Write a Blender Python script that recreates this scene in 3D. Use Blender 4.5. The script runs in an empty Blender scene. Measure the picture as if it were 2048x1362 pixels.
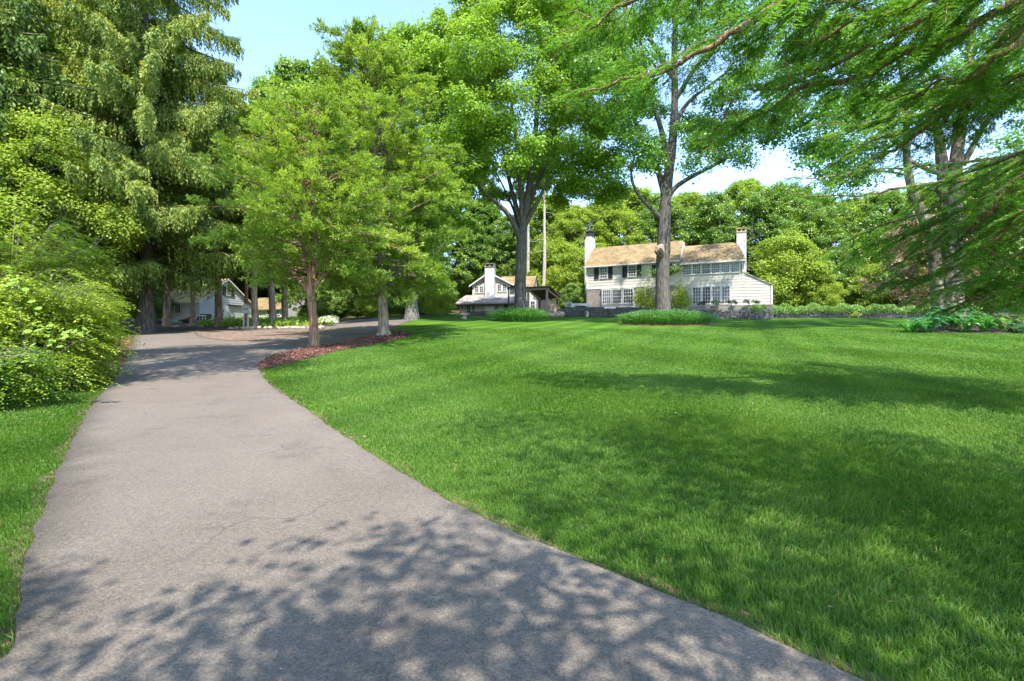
import bpy, math, random
import numpy as np
from mathutils import Vector, geometry

R = math.radians
rng = np.random.default_rng(7)
random.seed(7)
scene = bpy.context.scene
COL = scene.collection

# ------------------------------------------------------------------ camera model
F, CX, HY, EYE = 1000.0, 1024.0, 681.0, 1.6


def W(px, py, d):
    return np.array([(px - CX) * d / F, d, EYE - (py - HY) * d / F])


# ------------------------------------------------------------------ terrain
_d = np.linspace(0, 460, 2301)


def _prof(ctrl):
    xs, zs = zip(*ctrl)
    z = np.interp(_d, xs, zs)
    k = np.ones(25) / 25.0
    zp = np.concatenate([np.full(12, z[0]) - np.arange(12, 0, -1) * 0.008, z, np.full(12, z[-1])])
    return np.convolve(zp, k, 'valid')


_C = _prof([(0, 0), (5, .18), (10, .45), (14.4, .75), (21, 1.22), (28, 1.85), (38, 2.75), (45, 3.4),
            (55, 4.25), (60, 4.6), (66, 5.05), (80, 6.4), (100, 9), (150, 17), (460, 34)])
_L = _prof([(0, 0), (5, .18), (10, .45), (14.4, .75), (21, 1.22), (28, 1.76), (40, 2.56), (53, 3.35),
            (60, 3.76), (66, 4.1), (80, 5.6), (100, 8.5), (150, 17), (460, 34)])


def T(x, y):
    x = np.asarray(x, float)
    y = np.asarray(y, float)
    u = x / np.maximum(y, 4.0)
    t = np.clip((u + .45) / .30, 0, 1)
    t = t * t * (3 - 2 * t)
    yy = np.maximum(y, 0)
    z = np.interp(yy, _d, _C) * t + np.interp(yy, _d, _L) * (1 - t)
    z = z + np.where(y < 0, y * .03, 0)
    z = z + .03 * np.sin(x * .31 + 1) * np.sin(y * .23) * np.clip(y / 12, 0, 1)
    return z


def hit(px, py):
    ds = np.linspace(1.0, 140, 14000)
    z = EYE - (py - HY) * ds / F
    g = T((px - CX) * ds / F, ds)
    i = int(np.argmax(z <= g))
    return (px - CX) * ds[i] / F, ds[i]


def base(px, d):
    x = (px - CX) * d / F
    return np.array([x, d, float(T(x, d))])


# ------------------------------------------------------------------ materials
def newmat(name):
    m = bpy.data.materials.new(name)
    m.use_nodes = True
    nt = m.node_tree
    nt.nodes.clear()
    out = nt.nodes.new('ShaderNodeOutputMaterial')
    return m, nt, out


def lk(nt, a, b):
    nt.links.new(a, b)


def ramp(nt, fac, stops):
    r = nt.nodes.new('ShaderNodeValToRGB')
    el = r.color_ramp.elements
    while len(el) < len(stops):
        el.new(.5)
    for e, (p, c) in zip(el, stops):
        e.position = p
        e.color = (*c, 1)
    lk(nt, fac, r.inputs[0])
    return r.outputs[0]


def coords(nt, sc=(1, 1, 1), kind='Object'):
    tc = nt.nodes.new('ShaderNodeTexCoord')
    mp = nt.nodes.new('ShaderNodeMapping')
    mp.inputs['Scale'].default_value = sc
    lk(nt, tc.outputs[kind], mp.inputs[0])
    return mp.outputs[0]


def noise(nt, vec, scale, detail=4, rough=.55):
    n = nt.nodes.new('ShaderNodeTexNoise')
    n.inputs['Scale'].default_value = scale
    n.inputs['Detail'].default_value = detail
    n.inputs['Roughness'].default_value = rough
    if vec is not None:
        lk(nt, vec, n.inputs['Vector'])
    return n.outputs['Fac']


def mixc(nt, fac, a, b, mode='MIX'):
    m = nt.nodes.new('ShaderNodeMix')
    m.data_type = 'RGBA'
    m.blend_type = mode
    for s, v in ((m.inputs[0], fac), (m.inputs[6], a), (m.inputs[7], b)):
        if isinstance(v, (float, int)):
            s.default_value = v
        elif isinstance(v, tuple):
            s.default_value = (*v, 1)
        else:
            lk(nt, v, s)
    return m.outputs[2]


def leaf_mat(name, c0, c1, c2, transl=.42, gloss=.06, c3=None):
    m, nt, out = newmat(name)
    at = nt.nodes.new('ShaderNodeAttribute')
    at.attribute_name = 'tint'
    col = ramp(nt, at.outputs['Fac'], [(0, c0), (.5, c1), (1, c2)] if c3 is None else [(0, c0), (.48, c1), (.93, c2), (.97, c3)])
    d = nt.nodes.new('ShaderNodeBsdfDiffuse')
    t = nt.nodes.new('ShaderNodeBsdfTranslucent')
    g = nt.nodes.new('ShaderNodeBsdfGlossy')
    g.inputs['Roughness'].default_value = .45
    g.inputs['Color'].default_value = (.9, .95, .9, 1)
    lk(nt, col, d.inputs['Color'])
    lk(nt, mixc(nt, 1.0, col, (1.25, 1.2, .45), 'MULTIPLY'), t.inputs['Color'])
    s = nt.nodes.new('ShaderNodeMixShader')
    s.inputs[0].default_value = transl
    lk(nt, d.outputs[0], s.inputs[1])
    lk(nt, t.outputs[0], s.inputs[2])
    s2 = nt.nodes.new('ShaderNodeMixShader')
    s2.inputs[0].default_value = gloss
    lk(nt, s.outputs[0], s2.inputs[1])
    lk(nt, g.outputs[0], s2.inputs[2])
    lk(nt, s2.outputs[0], out.inputs[0])
    return m


def surf_mat(name, stops, scale=5, sc=(1, 1, 1), rough=.85, bump=.3, bscale=None, dist=.02, detail=5, spec=.3):
    m, nt, out = newmat(name)
    v = coords(nt, sc)
    n = noise(nt, v, scale, detail)
    col = ramp(nt, n, stops)
    p = nt.nodes.new('ShaderNodeBsdfPrincipled')
    p.inputs['Roughness'].default_value = rough
    p.inputs['Specular IOR Level'].default_value = spec
    lk(nt, col, p.inputs['Base Color'])
    if bump:
        b = nt.nodes.new('ShaderNodeBump')
        b.inputs['Strength'].default_value = bump
        b.inputs['Distance'].default_value = dist
        lk(nt, noise(nt, v, bscale or scale * 2, 4), b.inputs['Height'])
        lk(nt, b.outputs[0], p.inputs['Normal'])
    lk(nt, p.outputs[0], out.inputs[0])
    return m


M = {}
# foliage
M['maple'] = leaf_mat('maple_leaf', (.13, .24, .032), (.23, .39, .05), (.36, .50, .075), .50, .025)
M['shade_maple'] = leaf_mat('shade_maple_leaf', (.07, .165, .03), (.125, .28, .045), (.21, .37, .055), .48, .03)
M['wood_leaf'] = leaf_mat('woodland_leaf', (.085, .17, .025), (.16, .285, .035), (.27, .39, .012), .45, .05)
M['wood_leaf_pale'] = leaf_mat('pale_woodland_leaf', (.15, .235, .035), (.27, .38, .052), (.39, .47, .07), .45, .012)
M['wood_leaf_dark'] = leaf_mat('dark_woodland_leaf', (.065, .14, .025), (.12, .24, .036), (.21, .34, .05), .45, .012)
M['spruce'] = leaf_mat('spruce_needle', (.10, .155, .035), (.215, .30, .06), (.38, .42, .09), .38, .015)
M['spruce_dark'] = leaf_mat('dark_conifer_needle', (.045, .085, .022), (.10, .17, .035), (.20, .28, .05), .34, .015)
M['cedar'] = leaf_mat('cedar_spray', (.125, .21, .035), (.24, .36, .058), (.40, .51, .09), .46, .02)
M['hemlock'] = leaf_mat('hemlock_needle', (.07, .16, .032), (.13, .31, .045), (.26, .45, .055), .55, .02)
M['bush'] = leaf_mat('shrub_leaf', (.17, .27, .03), (.32, .44, .05), (.48, .56, .09), .40, .012)
M['bush_dark'] = leaf_mat('small_shrub_leaf', (0.020, 0.060, 0.018), (0.035, 0.090, 0.025), (0.060, 0.130, 0.030), .30, .06)
M['hedge'] = leaf_mat('hedge_leaf', (0.078, 0.169, 0.026), (0.156, 0.299, 0.039), (0.260, 0.390, 0.052), .35, .05)
M['blade'] = leaf_mat('grass_blade', (.055, .122, .017), (.098, .20, .028), (.175, .285, .046), .44, .015, (.30, .26, .13))
M['daylily'] = leaf_mat('strap_leaf', (0.046, 0.150, 0.026), (0.085, 0.247, 0.039), (0.156, 0.351, 0.065), .38, .06)
M['fern'] = leaf_mat('fern_frond', (.05, .19, .04), (.09, .32, .05), (.17, .42, .06), .40, .05)
M['bluefern'] = leaf_mat('blue_green_frond', (.05, .20, .10), (.09, .32, .15), (.16, .42, .20), .35, .05)
M['red_leaf'] = leaf_mat('copper_leaf', (.17, .10, .065), (.32, .21, .145), (.46, .33, .23), .40, .05)
M['cover'] = leaf_mat('ground_cover_leaf', (0.117, 0.247, 0.026), (0.234, 0.403, 0.039), (0.390, 0.520, 0.078), .35, .05)
M['white_flower'] = leaf_mat('white_petal', (0.550, 0.580, 0.500), (0.750, 0.750, 0.700), (0.850, 0.850, 0.800), .3, .02)
# bark
M['bark_grey'] = surf_mat('grey_bark', [(.3, (.05, .048, .045)), (.5, (.16, .15, .135)), (.72, (.30, .285, .26))], 4, (3, 3, .55), .95, 1.0, 6, .06, 8)
M['bark_dark'] = surf_mat('dark_bark', [(.3, (.03, .027, .024)), (.5, (.10, .088, .075)), (.75, (.20, .18, .16))], 4, (3, 3, .5), .95, 1.0, 6, .05, 8)
M['bark_red'] = surf_mat('reddish_bark', [(.3, (.10, .05, .03)), (.5, (.27, .15, .095)), (.75, (.45, .33, .25))], 5, (4, 4, .4), .95, 1.0, 8, .04, 8)
M['bark_tan'] = surf_mat('tan_bark', [(.28, (.09, .062, .045)), (.5, (.31, .235, .18)), (.75, (.52, .43, .35))], 3, (3, 3, .6), .95, .9, 6, .04, 8)
M['bark_old'] = surf_mat('flaking_bark', [(.3, (.05, .04, .033)), (.52, (.17, .125, .10)), (.7, (.42, .33, .28))], 2.2, (2, 2, .7), .95, 1.0, 6, .06, 8)
M['bark_pale'] = surf_mat('pale_bark', [(.3, (.25, .22, .18)), (.5, (.42, .38, .32)), (.75, (.55, .5, .44))], 3, (3, 3, .8), .95, .5, 6, .02)
M['twig'] = surf_mat('twig_wood', [(.3, (.12, .09, .07)), (.7, (.30, .25, .21))], 4, (1, 1, 1), .95, 0)
# ground
M['mulch'] = surf_mat('bark_mulch', [(.3, (.03, .014, .01)), (.5, (.13, .058, .042)), (.72, (.30, .15, .11))], 26, (1, 1, 1), 1, 1, 22, .05, 8)
M['mulch_dark'] = surf_mat('dark_mulch', [(.3, (.02, .013, .01)), (.5, (.06, .04, .03)), (.75, (.14, .10, .08))], 22, (1, 1, 1), 1, 1, 22, .05, 8)
M['soil'] = surf_mat('verge_soil', [(.3, (.07, .05, .03)), (.5, (.17, .12, .07)), (.75, (.28, .21, .14))], 18, (1, 1, 1), 1, .8, 30, .03, 6)
M['forest'] = surf_mat('forest_litter', [(.3, (.02, .025, .01)), (.5, (.05, .06, .02)), (.7, (.10, .085, .05))], 1.5, (1, 1, 1), 1, .8, 6, .08, 9)
M['litter'] = leaf_mat('dry_leaf', (.10, .12, .03), (.22, .17, .09), (.33, .27, .17), .1, .01)
M['chip'] = leaf_mat('bark_chip', (.05, .022, .015), (.17, .075, .055), (.36, .19, .14), .02, .01)
M['dirt'] = surf_mat('leaf_litter_soil', [(.3, (.05, .035, .025)), (.5, (.165, .115, .085)), (.72, (.29, .215, .165))], 5, (1, 1, 1), 1, .6, 12, .04, 9)
M['stone'] = surf_mat('field_stone', [(.3, (.12, .115, .11)), (.5, (.24, .225, .205)), (.7, (.38, .35, .31))], 3, (1, 1, 1), .9, .8, 6, .04)
M['tan_stone'] = surf_mat('tan_stone', [(.3, (.32, .23, .16)), (.7, (.55, .44, .33))], 3, (1, 1, 1), .9, .5, 6, .03)
# building
M['white'] = surf_mat('white_painted_wood', [(.3, (.50, .49, .475)), (.7, (.57, .56, .55))], 2, (1, 1, 1), .6, 0)
M['siding'] = surf_mat('cream_clapboard', [(.3, (.44, .415, .37)), (.7, (.52, .495, .445))], 1.3, (1, 1, 4), .7, .1, 9, .01)
M['siding_grey'] = surf_mat('grey_clapboard', [(.3, (.36, .36, .37)), (.7, (.47, .47, .49))], 1.3, (1, 1, 4), .7, .1, 9, .01)
M['board_pink'] = surf_mat('weathered_board', [(.3, (.30, .22, .20)), (.7, (.45, .35, .32))], 2, (6, 6, .6), .85, .2, 9, .01)
M['shutter'] = surf_mat('dark_shutter_paint', [(.3, (.016, .018, .026)), (.7, (.03, .032, .045))], 3, (1, 1, 8), .6, 0)
M['dark_metal'] = surf_mat('dark_metal', [(.3, (.03, .03, .035)), (.7, (.07, .07, .08))], 4, (1, 1, 1), .5, 0)
M['beam'] = surf_mat('dark_stained_timber', [(.3, (.055, .04, .03)), (.7, (.13, .095, .07))], 4, (1, 1, 4), .8, .2, 9, .01)
M['beam_pale'] = surf_mat('weathered_timber', [(.3, (.25, .19, .15)), (.7, (.40, .32, .26))], 4, (1, 1, 4), .8, .2, 9, .01)
M['rust_wood'] = surf_mat('rust_brown_timber', [(.3, (.16, .07, .045)), (.55, (.32, .15, .10)), (.75, (.45, .27, .2))], 4, (3, 3, .6), .9, .4, 9, .02)
M['white_brick'] = surf_mat('whitewashed_brick', [(.3, (.46, .45, .445)), (.7, (.56, .55, .545))], 6, (1, 1, 2.5), .8, .4, 14, .015)


def roof_mat(name, stops):
    m, nt, out = newmat(name)
    v = coords(nt)
    n1 = noise(nt, v, 1.2, 7, .7)
    n2 = noise(nt, coords(nt, (5, 5, 16)), 1.0, 3)
    add = nt.nodes.new('ShaderNodeMath')
    add.operation = 'MULTIPLY_ADD'
    lk(nt, n2, add.inputs[0])
    add.inputs[1].default_value = .55
    lk(nt, n1, add.inputs[2])
    sub = nt.nodes.new('ShaderNodeMath')
    sub.operation = 'SUBTRACT'
    lk(nt, add.outputs[0], sub.inputs[0])
    sub.inputs[1].default_value = .27
    col = ramp(nt, sub.outputs[0], stops)
    p = nt.nodes.new('ShaderNodeBsdfPrincipled')
    p.inputs['Roughness'].default_value = .95
    p.inputs['Specular IOR Level'].default_value = .15
    lk(nt, col, p.inputs['Base Color'])
    b = nt.nodes.new('ShaderNodeBump')
    b.inputs['Strength'].default_value = .7
    b.inputs['Distance'].default_value = .05
    lk(nt, n2, b.inputs['Height'])
    lk(nt, b.outputs[0], p.inputs['Normal'])
    lk(nt, p.outputs[0], out.inputs[0])
    return m


M['roof_tan'] = roof_mat('cedar_shingle_roof', [(.30, (.135, .09, .045)), (.5, (.215, .155, .080)), (.70, (.31, .24, .135))])
M['roof_moss'] = roof_mat('mossy_shingle_roof', [(.28, (.18, .145, .065)), (.5, (.42, .32, .15)), (.72, (.58, .48, .26))])
M['roof_grey'] = roof_mat('weathered_shingle_roof', [(.28, (.13, .11, .10)), (.5, (.27, .24, .22)), (.72, (.42, .36, .32))])


def glass_mat():
    m, nt, out = newmat('window_glass')
    p = nt.nodes.new('ShaderNodeBsdfPrincipled')
    v = coords(nt)
    lk(nt, ramp(nt, noise(nt, v, .8, 2), [(.35, (.018, .022, .026)), (.65, (.07, .08, .08))]), p.inputs['Base Color'])
    p.inputs['Roughness'].default_value = .08
    p.inputs['Specular IOR Level'].default_value = .35
    lk(nt, p.outputs[0], out.inputs[0])
    return m


M['glass'] = glass_mat()


def stonework_mat(name, sc, cols):
    m, nt, out = newmat(name)
    v = coords(nt, sc)
    nz = nt.nodes.new('ShaderNodeTexNoise')
    nz.inputs['Scale'].default_value = 1.5
    lk(nt, v, nz.inputs['Vector'])
    ad = nt.nodes.new('ShaderNodeMixRGB')
    ad.blend_type = 'ADD'
    ad.inputs[0].default_value = .35
    lk(nt, v, ad.inputs[1])
    lk(nt, nz.outputs['Color'], ad.inputs[2])
    vo = nt.nodes.new('ShaderNodeTexVoronoi')
    vo.feature = 'DISTANCE_TO_EDGE'
    lk(nt, ad.outputs[0], vo.inputs['Vector'])
    vc = nt.nodes.new('ShaderNodeTexVoronoi')
    lk(nt, ad.outputs[0], vc.inputs['Vector'])
    bw = nt.nodes.new('ShaderNodeRGBToBW')
    lk(nt, vc.outputs['Color'], bw.inputs[0])
    c = ramp(nt, bw.outputs[0], [(.2, cols[0]), (.5, cols[1]), (.8, cols[2])])
    j = ramp(nt, vo.outputs['Distance'], [(.01, (0, 0, 0)), (.07, (1, 1, 1))])
    col = mixc(nt, j, cols[3], c)
    p = nt.nodes.new('ShaderNodeBsdfPrincipled')
    p.inputs['Roughness'].default_value = .95
    lk(nt, col, p.inputs['Base Color'])
    b = nt.nodes.new('ShaderNodeBump')
    b.inputs['Strength'].default_value = 1
    b.inputs['Distance'].default_value = .06
    lk(nt, j, b.inputs['Height'])
    lk(nt, b.outputs[0], p.inputs['Normal'])
    lk(nt, p.outputs[0], out.inputs[0])
    return m


M['wall_stone'] = stonework_mat('dry_stone_wall', (2.6, 2.6, 4.2), ((.075, .075, .08), (.14, .14, .14), (.24, .235, .22), (.02, .02, .02)))
M['house_stone'] = stonework_mat('house_field_stone', (3, 3, 3.4), ((.20, .17, .145), (.33, .28, .24), (.46, .40, .35), (.30, .27, .24)))


def lawn_mat():
    m, nt, out = newmat('lawn_turf')
    v = coords(nt)
    n1 = noise(nt, v, .35, 6, .6)
    n2 = noise(nt, v, 30, 4, .8)
    c1 = ramp(nt, n1, [(.3, (.058, .135, .016)), (.55, (.084, .18, .023)), (.75, (.115, .22, .03))])
    c2 = ramp(nt, n2, [(.3, (.45, .45, .4)), (.7, (1.25, 1.25, 1.1))])
    col = mixc(nt, 1.0, c1, c2, 'MULTIPLY')
    wv = nt.nodes.new('ShaderNodeTexWave')
    wv.inputs['Scale'].default_value = .16
    wv.inputs['Distortion'].default_value = 1.2
    wv.inputs['Detail'].default_value = 2
    mp = nt.nodes.new('ShaderNodeMapping')
    mp.inputs['Rotation'].default_value = (0, 0, .42)
    tc = nt.nodes.new('ShaderNodeTexCoord')
    lk(nt, tc.outputs['Object'], mp.inputs[0])
    lk(nt, mp.outputs[0], wv.inputs[0])
    col = mixc(nt, 1.0, col, ramp(nt, wv.outputs['Fac'], [(.2, (.82, .86, .86)), (.8, (1.15, 1.12, 1.06))]), 'MULTIPLY')
    p = nt.nodes.new('ShaderNodeBsdfPrincipled')
    p.inputs['Roughness'].default_value = 1
    p.inputs['Specular IOR Level'].default_value = .05
    lk(nt, col, p.inputs['Base Color'])
    b = nt.nodes.new('ShaderNodeBump')
    b.inputs['Strength'].default_value = 1
    b.inputs['Distance'].default_value = .05
    lk(nt, n2, b.inputs['Height'])
    lk(nt, b.outputs[0], p.inputs['Normal'])
    lk(nt, p.outputs[0], out.inputs[0])
    return m


def asphalt_mat():
    m, nt, out = newmat('worn_asphalt')
    v = coords(nt)
    big = noise(nt, v, .45, 4, .6)
    fine = noise(nt, v, 85, 3, .8)
    fine2 = noise(nt, v, 32, 4, .75)
    c = ramp(nt, big, [(.3, (.128, .107, .088)), (.55, (.152, .128, .106)), (.75, (.174, .147, .122))])
    f = ramp(nt, fine, [(.28, (.45, .45, .46)), (.5, (1, 1, 1)), (.72, (1.55, 1.52, 1.5))])
    f2 = ramp(nt, fine2, [(.3, (.72, .72, .73)), (.65, (1.15, 1.15, 1.14))])
    col = mixc(nt, 1.0, mixc(nt, 1.0, c, f, 'MULTIPLY'), f2, 'MULTIPLY')
    st = ramp(nt, noise(nt, v, 1.7, 6, .65), [(.30, (.80, .80, .81)), (.45, (1, 1, 1)), (.62, (1, 1, 1)), (.75, (1.08, 1.07, 1.05))])
    col = mixc(nt, 1.0, col, st, 'MULTIPLY')
    # hairline cracks
    nz = nt.nodes.new('ShaderNodeTexNoise')
    nz.inputs['Scale'].default_value = 1.3
    nz.inputs['Detail'].default_value = 5
    lk(nt, v, nz.inputs['Vector'])
    ad = nt.nodes.new('ShaderNodeMixRGB')
    ad.blend_type = 'ADD'
    ad.inputs[0].default_value = .9
    lk(nt, v, ad.inputs[1])
    lk(nt, nz.outputs['Color'], ad.inputs[2])
    vo = nt.nodes.new('ShaderNodeTexVoronoi')
    vo.feature = 'DISTANCE_TO_EDGE'
    vo.inputs['Scale'].default_value = .55
    lk(nt, ad.outputs[0], vo.inputs['Vector'])
    mask = ramp(nt, noise(nt, v, .6, 2), [(.53, (0, 0, 0)), (.63, (1, 1, 1))])
    cr = ramp(nt, vo.outputs['Distance'], [(.0, (.85, .85, .85)), (.008, (0, 0, 0))])
    crk = mixc(nt, 1.0, cr, mask, 'MULTIPLY')
    col = mixc(nt, crk, col, (.06, .055, .05))
    # pale stone chips
    vs = nt.nodes.new('ShaderNodeTexVoronoi')
    vs.inputs['Scale'].default_value = 26
    lk(nt, v, vs.inputs['Vector'])
    bw = nt.nodes.new('ShaderNodeRGBToBW')
    lk(nt, vs.outputs['Color'], bw.inputs[0])
    pick = ramp(nt, bw.outputs[0], [(.88, (0, 0, 0)), (.90, (1, 1, 1))])
    spot = ramp(nt, vs.outputs['Distance'], [(.12, (1, 1, 1)), (.2, (0, 0, 0))])
    col = mixc(nt, mixc(nt, 1.0, pick, spot, 'MULTIPLY'), col, (.28, .26, .235))
    p = nt.nodes.new('ShaderNodeBsdfPrincipled')
    p.inputs['Roughness'].default_value = .9
    p.inputs['Specular IOR Level'].default_value = .25
    lk(nt, col, p.inputs['Base Color'])
    b = nt.nodes.new('ShaderNodeBump')
    b.inputs['Strength'].default_value = .9
    b.inputs['Distance'].default_value = .012
    lk(nt, fine2, b.inputs['Height'])
    lk(nt, b.outputs[0], p.inputs['Normal'])
    lk(nt, p.outputs[0], out.inputs[0])
    return m


M['lawn'] = lawn_mat()
M['asphalt'] = asphalt_mat()


# ------------------------------------------------------------------ object helpers
def wloc(o):
    v = np.zeros(3)
    while o is not None:
        v += np.array(o.location)
        o = o.parent
    return v


def link(name, me, parent=None, loc=None):
    o = bpy.data.objects.new(name, me)
    COL.objects.link(o)
    if parent is not None:
        o.parent = parent
    if loc is not None:
        o.location = loc
    return o


def tag(o, label=None, cat=None, group=None, kind=None):
    if label:
        o['label'] = label
    if cat:
        o['category'] = cat
    if group:
        o['group'] = group
    if kind:
        o['kind'] = kind
    return o


def thing(name, label, cat, loc=(0, 0, 0), group=None):
    o = link(name, None, None, Vector(loc))
    o.empty_display_size = .3
    return tag(o, label, cat, group)


def copy_tree(o, parent=None):
    c = o.copy()
    COL.objects.link(c)
    c.parent = parent
    for ch in list(o.children):
        copy_tree(ch, c)
    return c


class MB:
    """collects shapes for ONE mesh (world coordinates)"""

    def __init__(s):
        s.v, s.f, s.n = [], [], 0

    def add(s, verts, faces):
        s.v.append(np.asarray(verts, float))
        s.f += [tuple(int(i) + s.n for i in f) for f in faces]
        s.n += len(verts)

    def box(s, c0, c1):
        x0, y0, z0 = c0
        x1, y1, z1 = c1
        s.add([(x0, y0, z0), (x1, y0, z0), (x1, y1, z0), (x0, y1, z0), (x0, y0, z1), (x1, y0, z1), (x1, y1, z1), (x0, y1, z1)],
              [(0, 3, 2, 1), (4, 5, 6, 7), (0, 1, 5, 4), (1, 2, 6, 5), (2, 3, 7, 6), (3, 0, 4, 7)])

    def fbox(s, fr, s0, s1, w0, w1, z0, z1):
        P = [fr(a, b, c) for (a, b, c) in ((s0, w0, z0), (s1, w0, z0), (s1, w1, z0), (s0, w1, z0), (s0, w0, z1), (s1, w0, z1), (s1, w1, z1), (s0, w1, z1))]
        s.add(P, [(0, 3, 2, 1), (4, 5, 6, 7), (0, 1, 5, 4), (1, 2, 6, 5), (2, 3, 7, 6), (3, 0, 4, 7)])

    def hexa(s, P):
        s.add(P, [(0, 3, 2, 1), (4, 5, 6, 7), (0, 1, 5, 4), (1, 2, 6, 5), (2, 3, 7, 6), (3, 0, 4, 7)])

    def prism(s, fr, poly, s0, s1):
        """poly: list of (w, z), extruded along s"""
        n = len(poly)
        P = [fr(s0, w, z) for w, z in poly] + [fr(s1, w, z) for w, z in poly]
        s.add(P, [tuple(range(n))[::-1], tuple(range(n, 2 * n))] + [(i, (i + 1) % n, n + (i + 1) % n, n + i) for i in range(n)])

    def prism_s(s, fr, poly, w0, w1):
        """poly: list of (s, z), extruded along w"""
        n = len(poly)
        P = [fr(a, w0, z) for a, z in poly] + [fr(a, w1, z) for a, z in poly]
        s.add(P, [tuple(range(n)), tuple(range(n, 2 * n))[::-1]] + [(i, n + i, n + (i + 1) % n, (i + 1) % n) for i in range(n)])

    def tube(s, pts, rad, n=8, wob=0.0, cap=True):
        pts = np.asarray(pts, float)
        rad = np.broadcast_to(np.asarray(rad, float), (len(pts),))
        tg = np.gradient(pts, axis=0)
        tg /= np.linalg.norm(tg, axis=1)[:, None] + 1e-9
        ref = np.array([1.0, 0, 0]) if abs(tg[0][0]) < .8 else np.array([0, 1.0, 0])
        V = []
        ang = np.arange(n) * 2 * np.pi / n
        for p, t, r in zip(pts, tg, rad):
            a = np.cross(t, ref)
            a /= np.linalg.norm(a) + 1e-9
            b = np.cross(t, a)
            ref = -b
            rr = r * (1 + wob * rng.uniform(-1, 1, n))
            V.append(p + (np.cos(ang) * rr)[:, None] * a + (np.sin(ang) * rr)[:, None] * b)
        V = np.concatenate(V)
        Fs = [(i * n + j, i * n + (j + 1) % n, (i + 1) * n + (j + 1) % n, (i + 1) * n + j) for i in range(len(pts) - 1) for j in range(n)]
        if cap:
            Fs.append(tuple(range((len(pts) - 1) * n, len(pts) * n)))
        s.add(V, Fs)

    def rock(s, c, r, nu=10, nv=7, amp=.22):
        c = np.asarray(c, float)
        r = np.asarray(r, float)
        ph = rng.uniform(0, 6.28, 6)
        V = []
        for i in range(nv):
            th = np.pi * (i + .02) / (nv - 1 + .04)
            for j in range(nu):
                a = 2 * np.pi * j / nu
                d = np.array([np.sin(th) * np.cos(a), np.sin(th) * np.sin(a), np.cos(th)])
                k = 1 + amp * (np.sin(3 * d[0] + ph[0]) * np.sin(2.5 * d[1] + ph[1]) + .6 * np.sin(5 * d[2] + 4 * d[0] + ph[2])) + rng.uniform(-.04, .04)
                V.append(c + d * r * k)
        Fs = [(i * nu + j, (i + 1) * nu + j, (i + 1) * nu + (j + 1) % nu, i * nu + (j + 1) % nu) for i in range(nv - 1) for j in range(nu)]
        s.add(V, Fs)

    def build(s, name, mat, parent=None, smooth=False):
        v = np.concatenate(s.v)
        if parent is not None:
            v = v - wloc(parent)
        me = bpy.data.meshes.new(name)
        me.from_pydata(v.tolist(), [], s.f)
        me.update()
        me.materials.append(mat)
        if smooth:
            me.polygons.foreach_set('use_smooth', np.ones(len(me.polygons), bool))
        return link(name, me, parent)


def quads_mesh(name, V, tint, mat, parent=None, off=None):
    """V (N,4,3) quads -> one mesh with a per-face tint"""
    n = len(V)
    me = bpy.data.meshes.new(name)
    if parent is not None:
        V = V - wloc(parent)
    me.vertices.add(n * 4)
    me.vertices.foreach_set('co', V.reshape(-1).astype(np.float32))
    me.loops.add(n * 4)
    me.loops.foreach_set('vertex_index', np.arange(n * 4, dtype=np.int32))
    me.polygons.add(n)
    me.polygons.foreach_set('loop_start', np.arange(0, n * 4, 4, dtype=np.int32))
    me.update(calc_edges=True)
    at = me.attributes.new('tint', 'FLOAT', 'FACE')
    at.data.foreach_set('value', np.clip(tint, 0, 1).astype(np.float32))
    me.materials.append(mat)
    return link(name, me, parent)


def nrm(v):
    return v / (np.linalg.norm(v, axis=-1, keepdims=True) + 1e-9)


def rdir(n):
    return nrm(rng.normal(size=(n, 3)))


class Leaves:
    def __init__(s):
        s.V, s.t = [], []

    def add(s, P, A, N, L, Wd, t, belly=.45):
        A = nrm(A)
        S = nrm(np.cross(A, N))
        n = len(P)
        L = np.broadcast_to(L, (n,))[:, None]
        Wd = np.broadcast_to(Wd, (n,))[:, None]
        m = P + A * L * belly
        q = np.stack([P, m + S * Wd * .5, P + A * L, m - S * Wd * .5], 1)
        s.V.append(q)
        s.t.append(np.broadcast_to(t, (n,)))

    def build(s, name, mat, parent):
        return quads_mesh(name, np.concatenate(s.V), np.concatenate(s.t), mat, parent)

    def count(s):
        return sum(len(v) for v in s.V)


UP = np.array([0, 0, 1.0])


def bez(p0, p1, p2, n):
    t = np.linspace(0, 1, n)[:, None]
    return (1 - t) ** 2 * np.asarray(p0) + 2 * t * (1 - t) * np.asarray(p1) + t * t * np.asarray(p2)


def clump(lv, c, r, n, leaf, out, tint, flat=.62):
    """dome of leaves, denser on its upper and outer side"""
    d = rdir(n)
    d = nrm(d + UP * .35 + out * .25)
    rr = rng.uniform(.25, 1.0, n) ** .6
    st = rng.uniform(.7, 1.35, 3)
    P = c + d * (np.array([1, 1, flat]) * st * r) * rr[:, None] + rng.normal(size=(n, 3)) * (.16 * r)
    N = nrm(d * .6 + UP * .7 + rng.normal(size=(n, 3)) * .45)
    A = np.cross(N, rdir(n)) + out * .3 - UP * .35
    L = leaf * rng.uniform(.7, 1.25, n)
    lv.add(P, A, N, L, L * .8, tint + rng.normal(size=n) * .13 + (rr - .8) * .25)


def crown_profile(v):
    return np.sin(np.pi * np.clip(v, 0.02, .98) ** .85) ** .62


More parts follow.
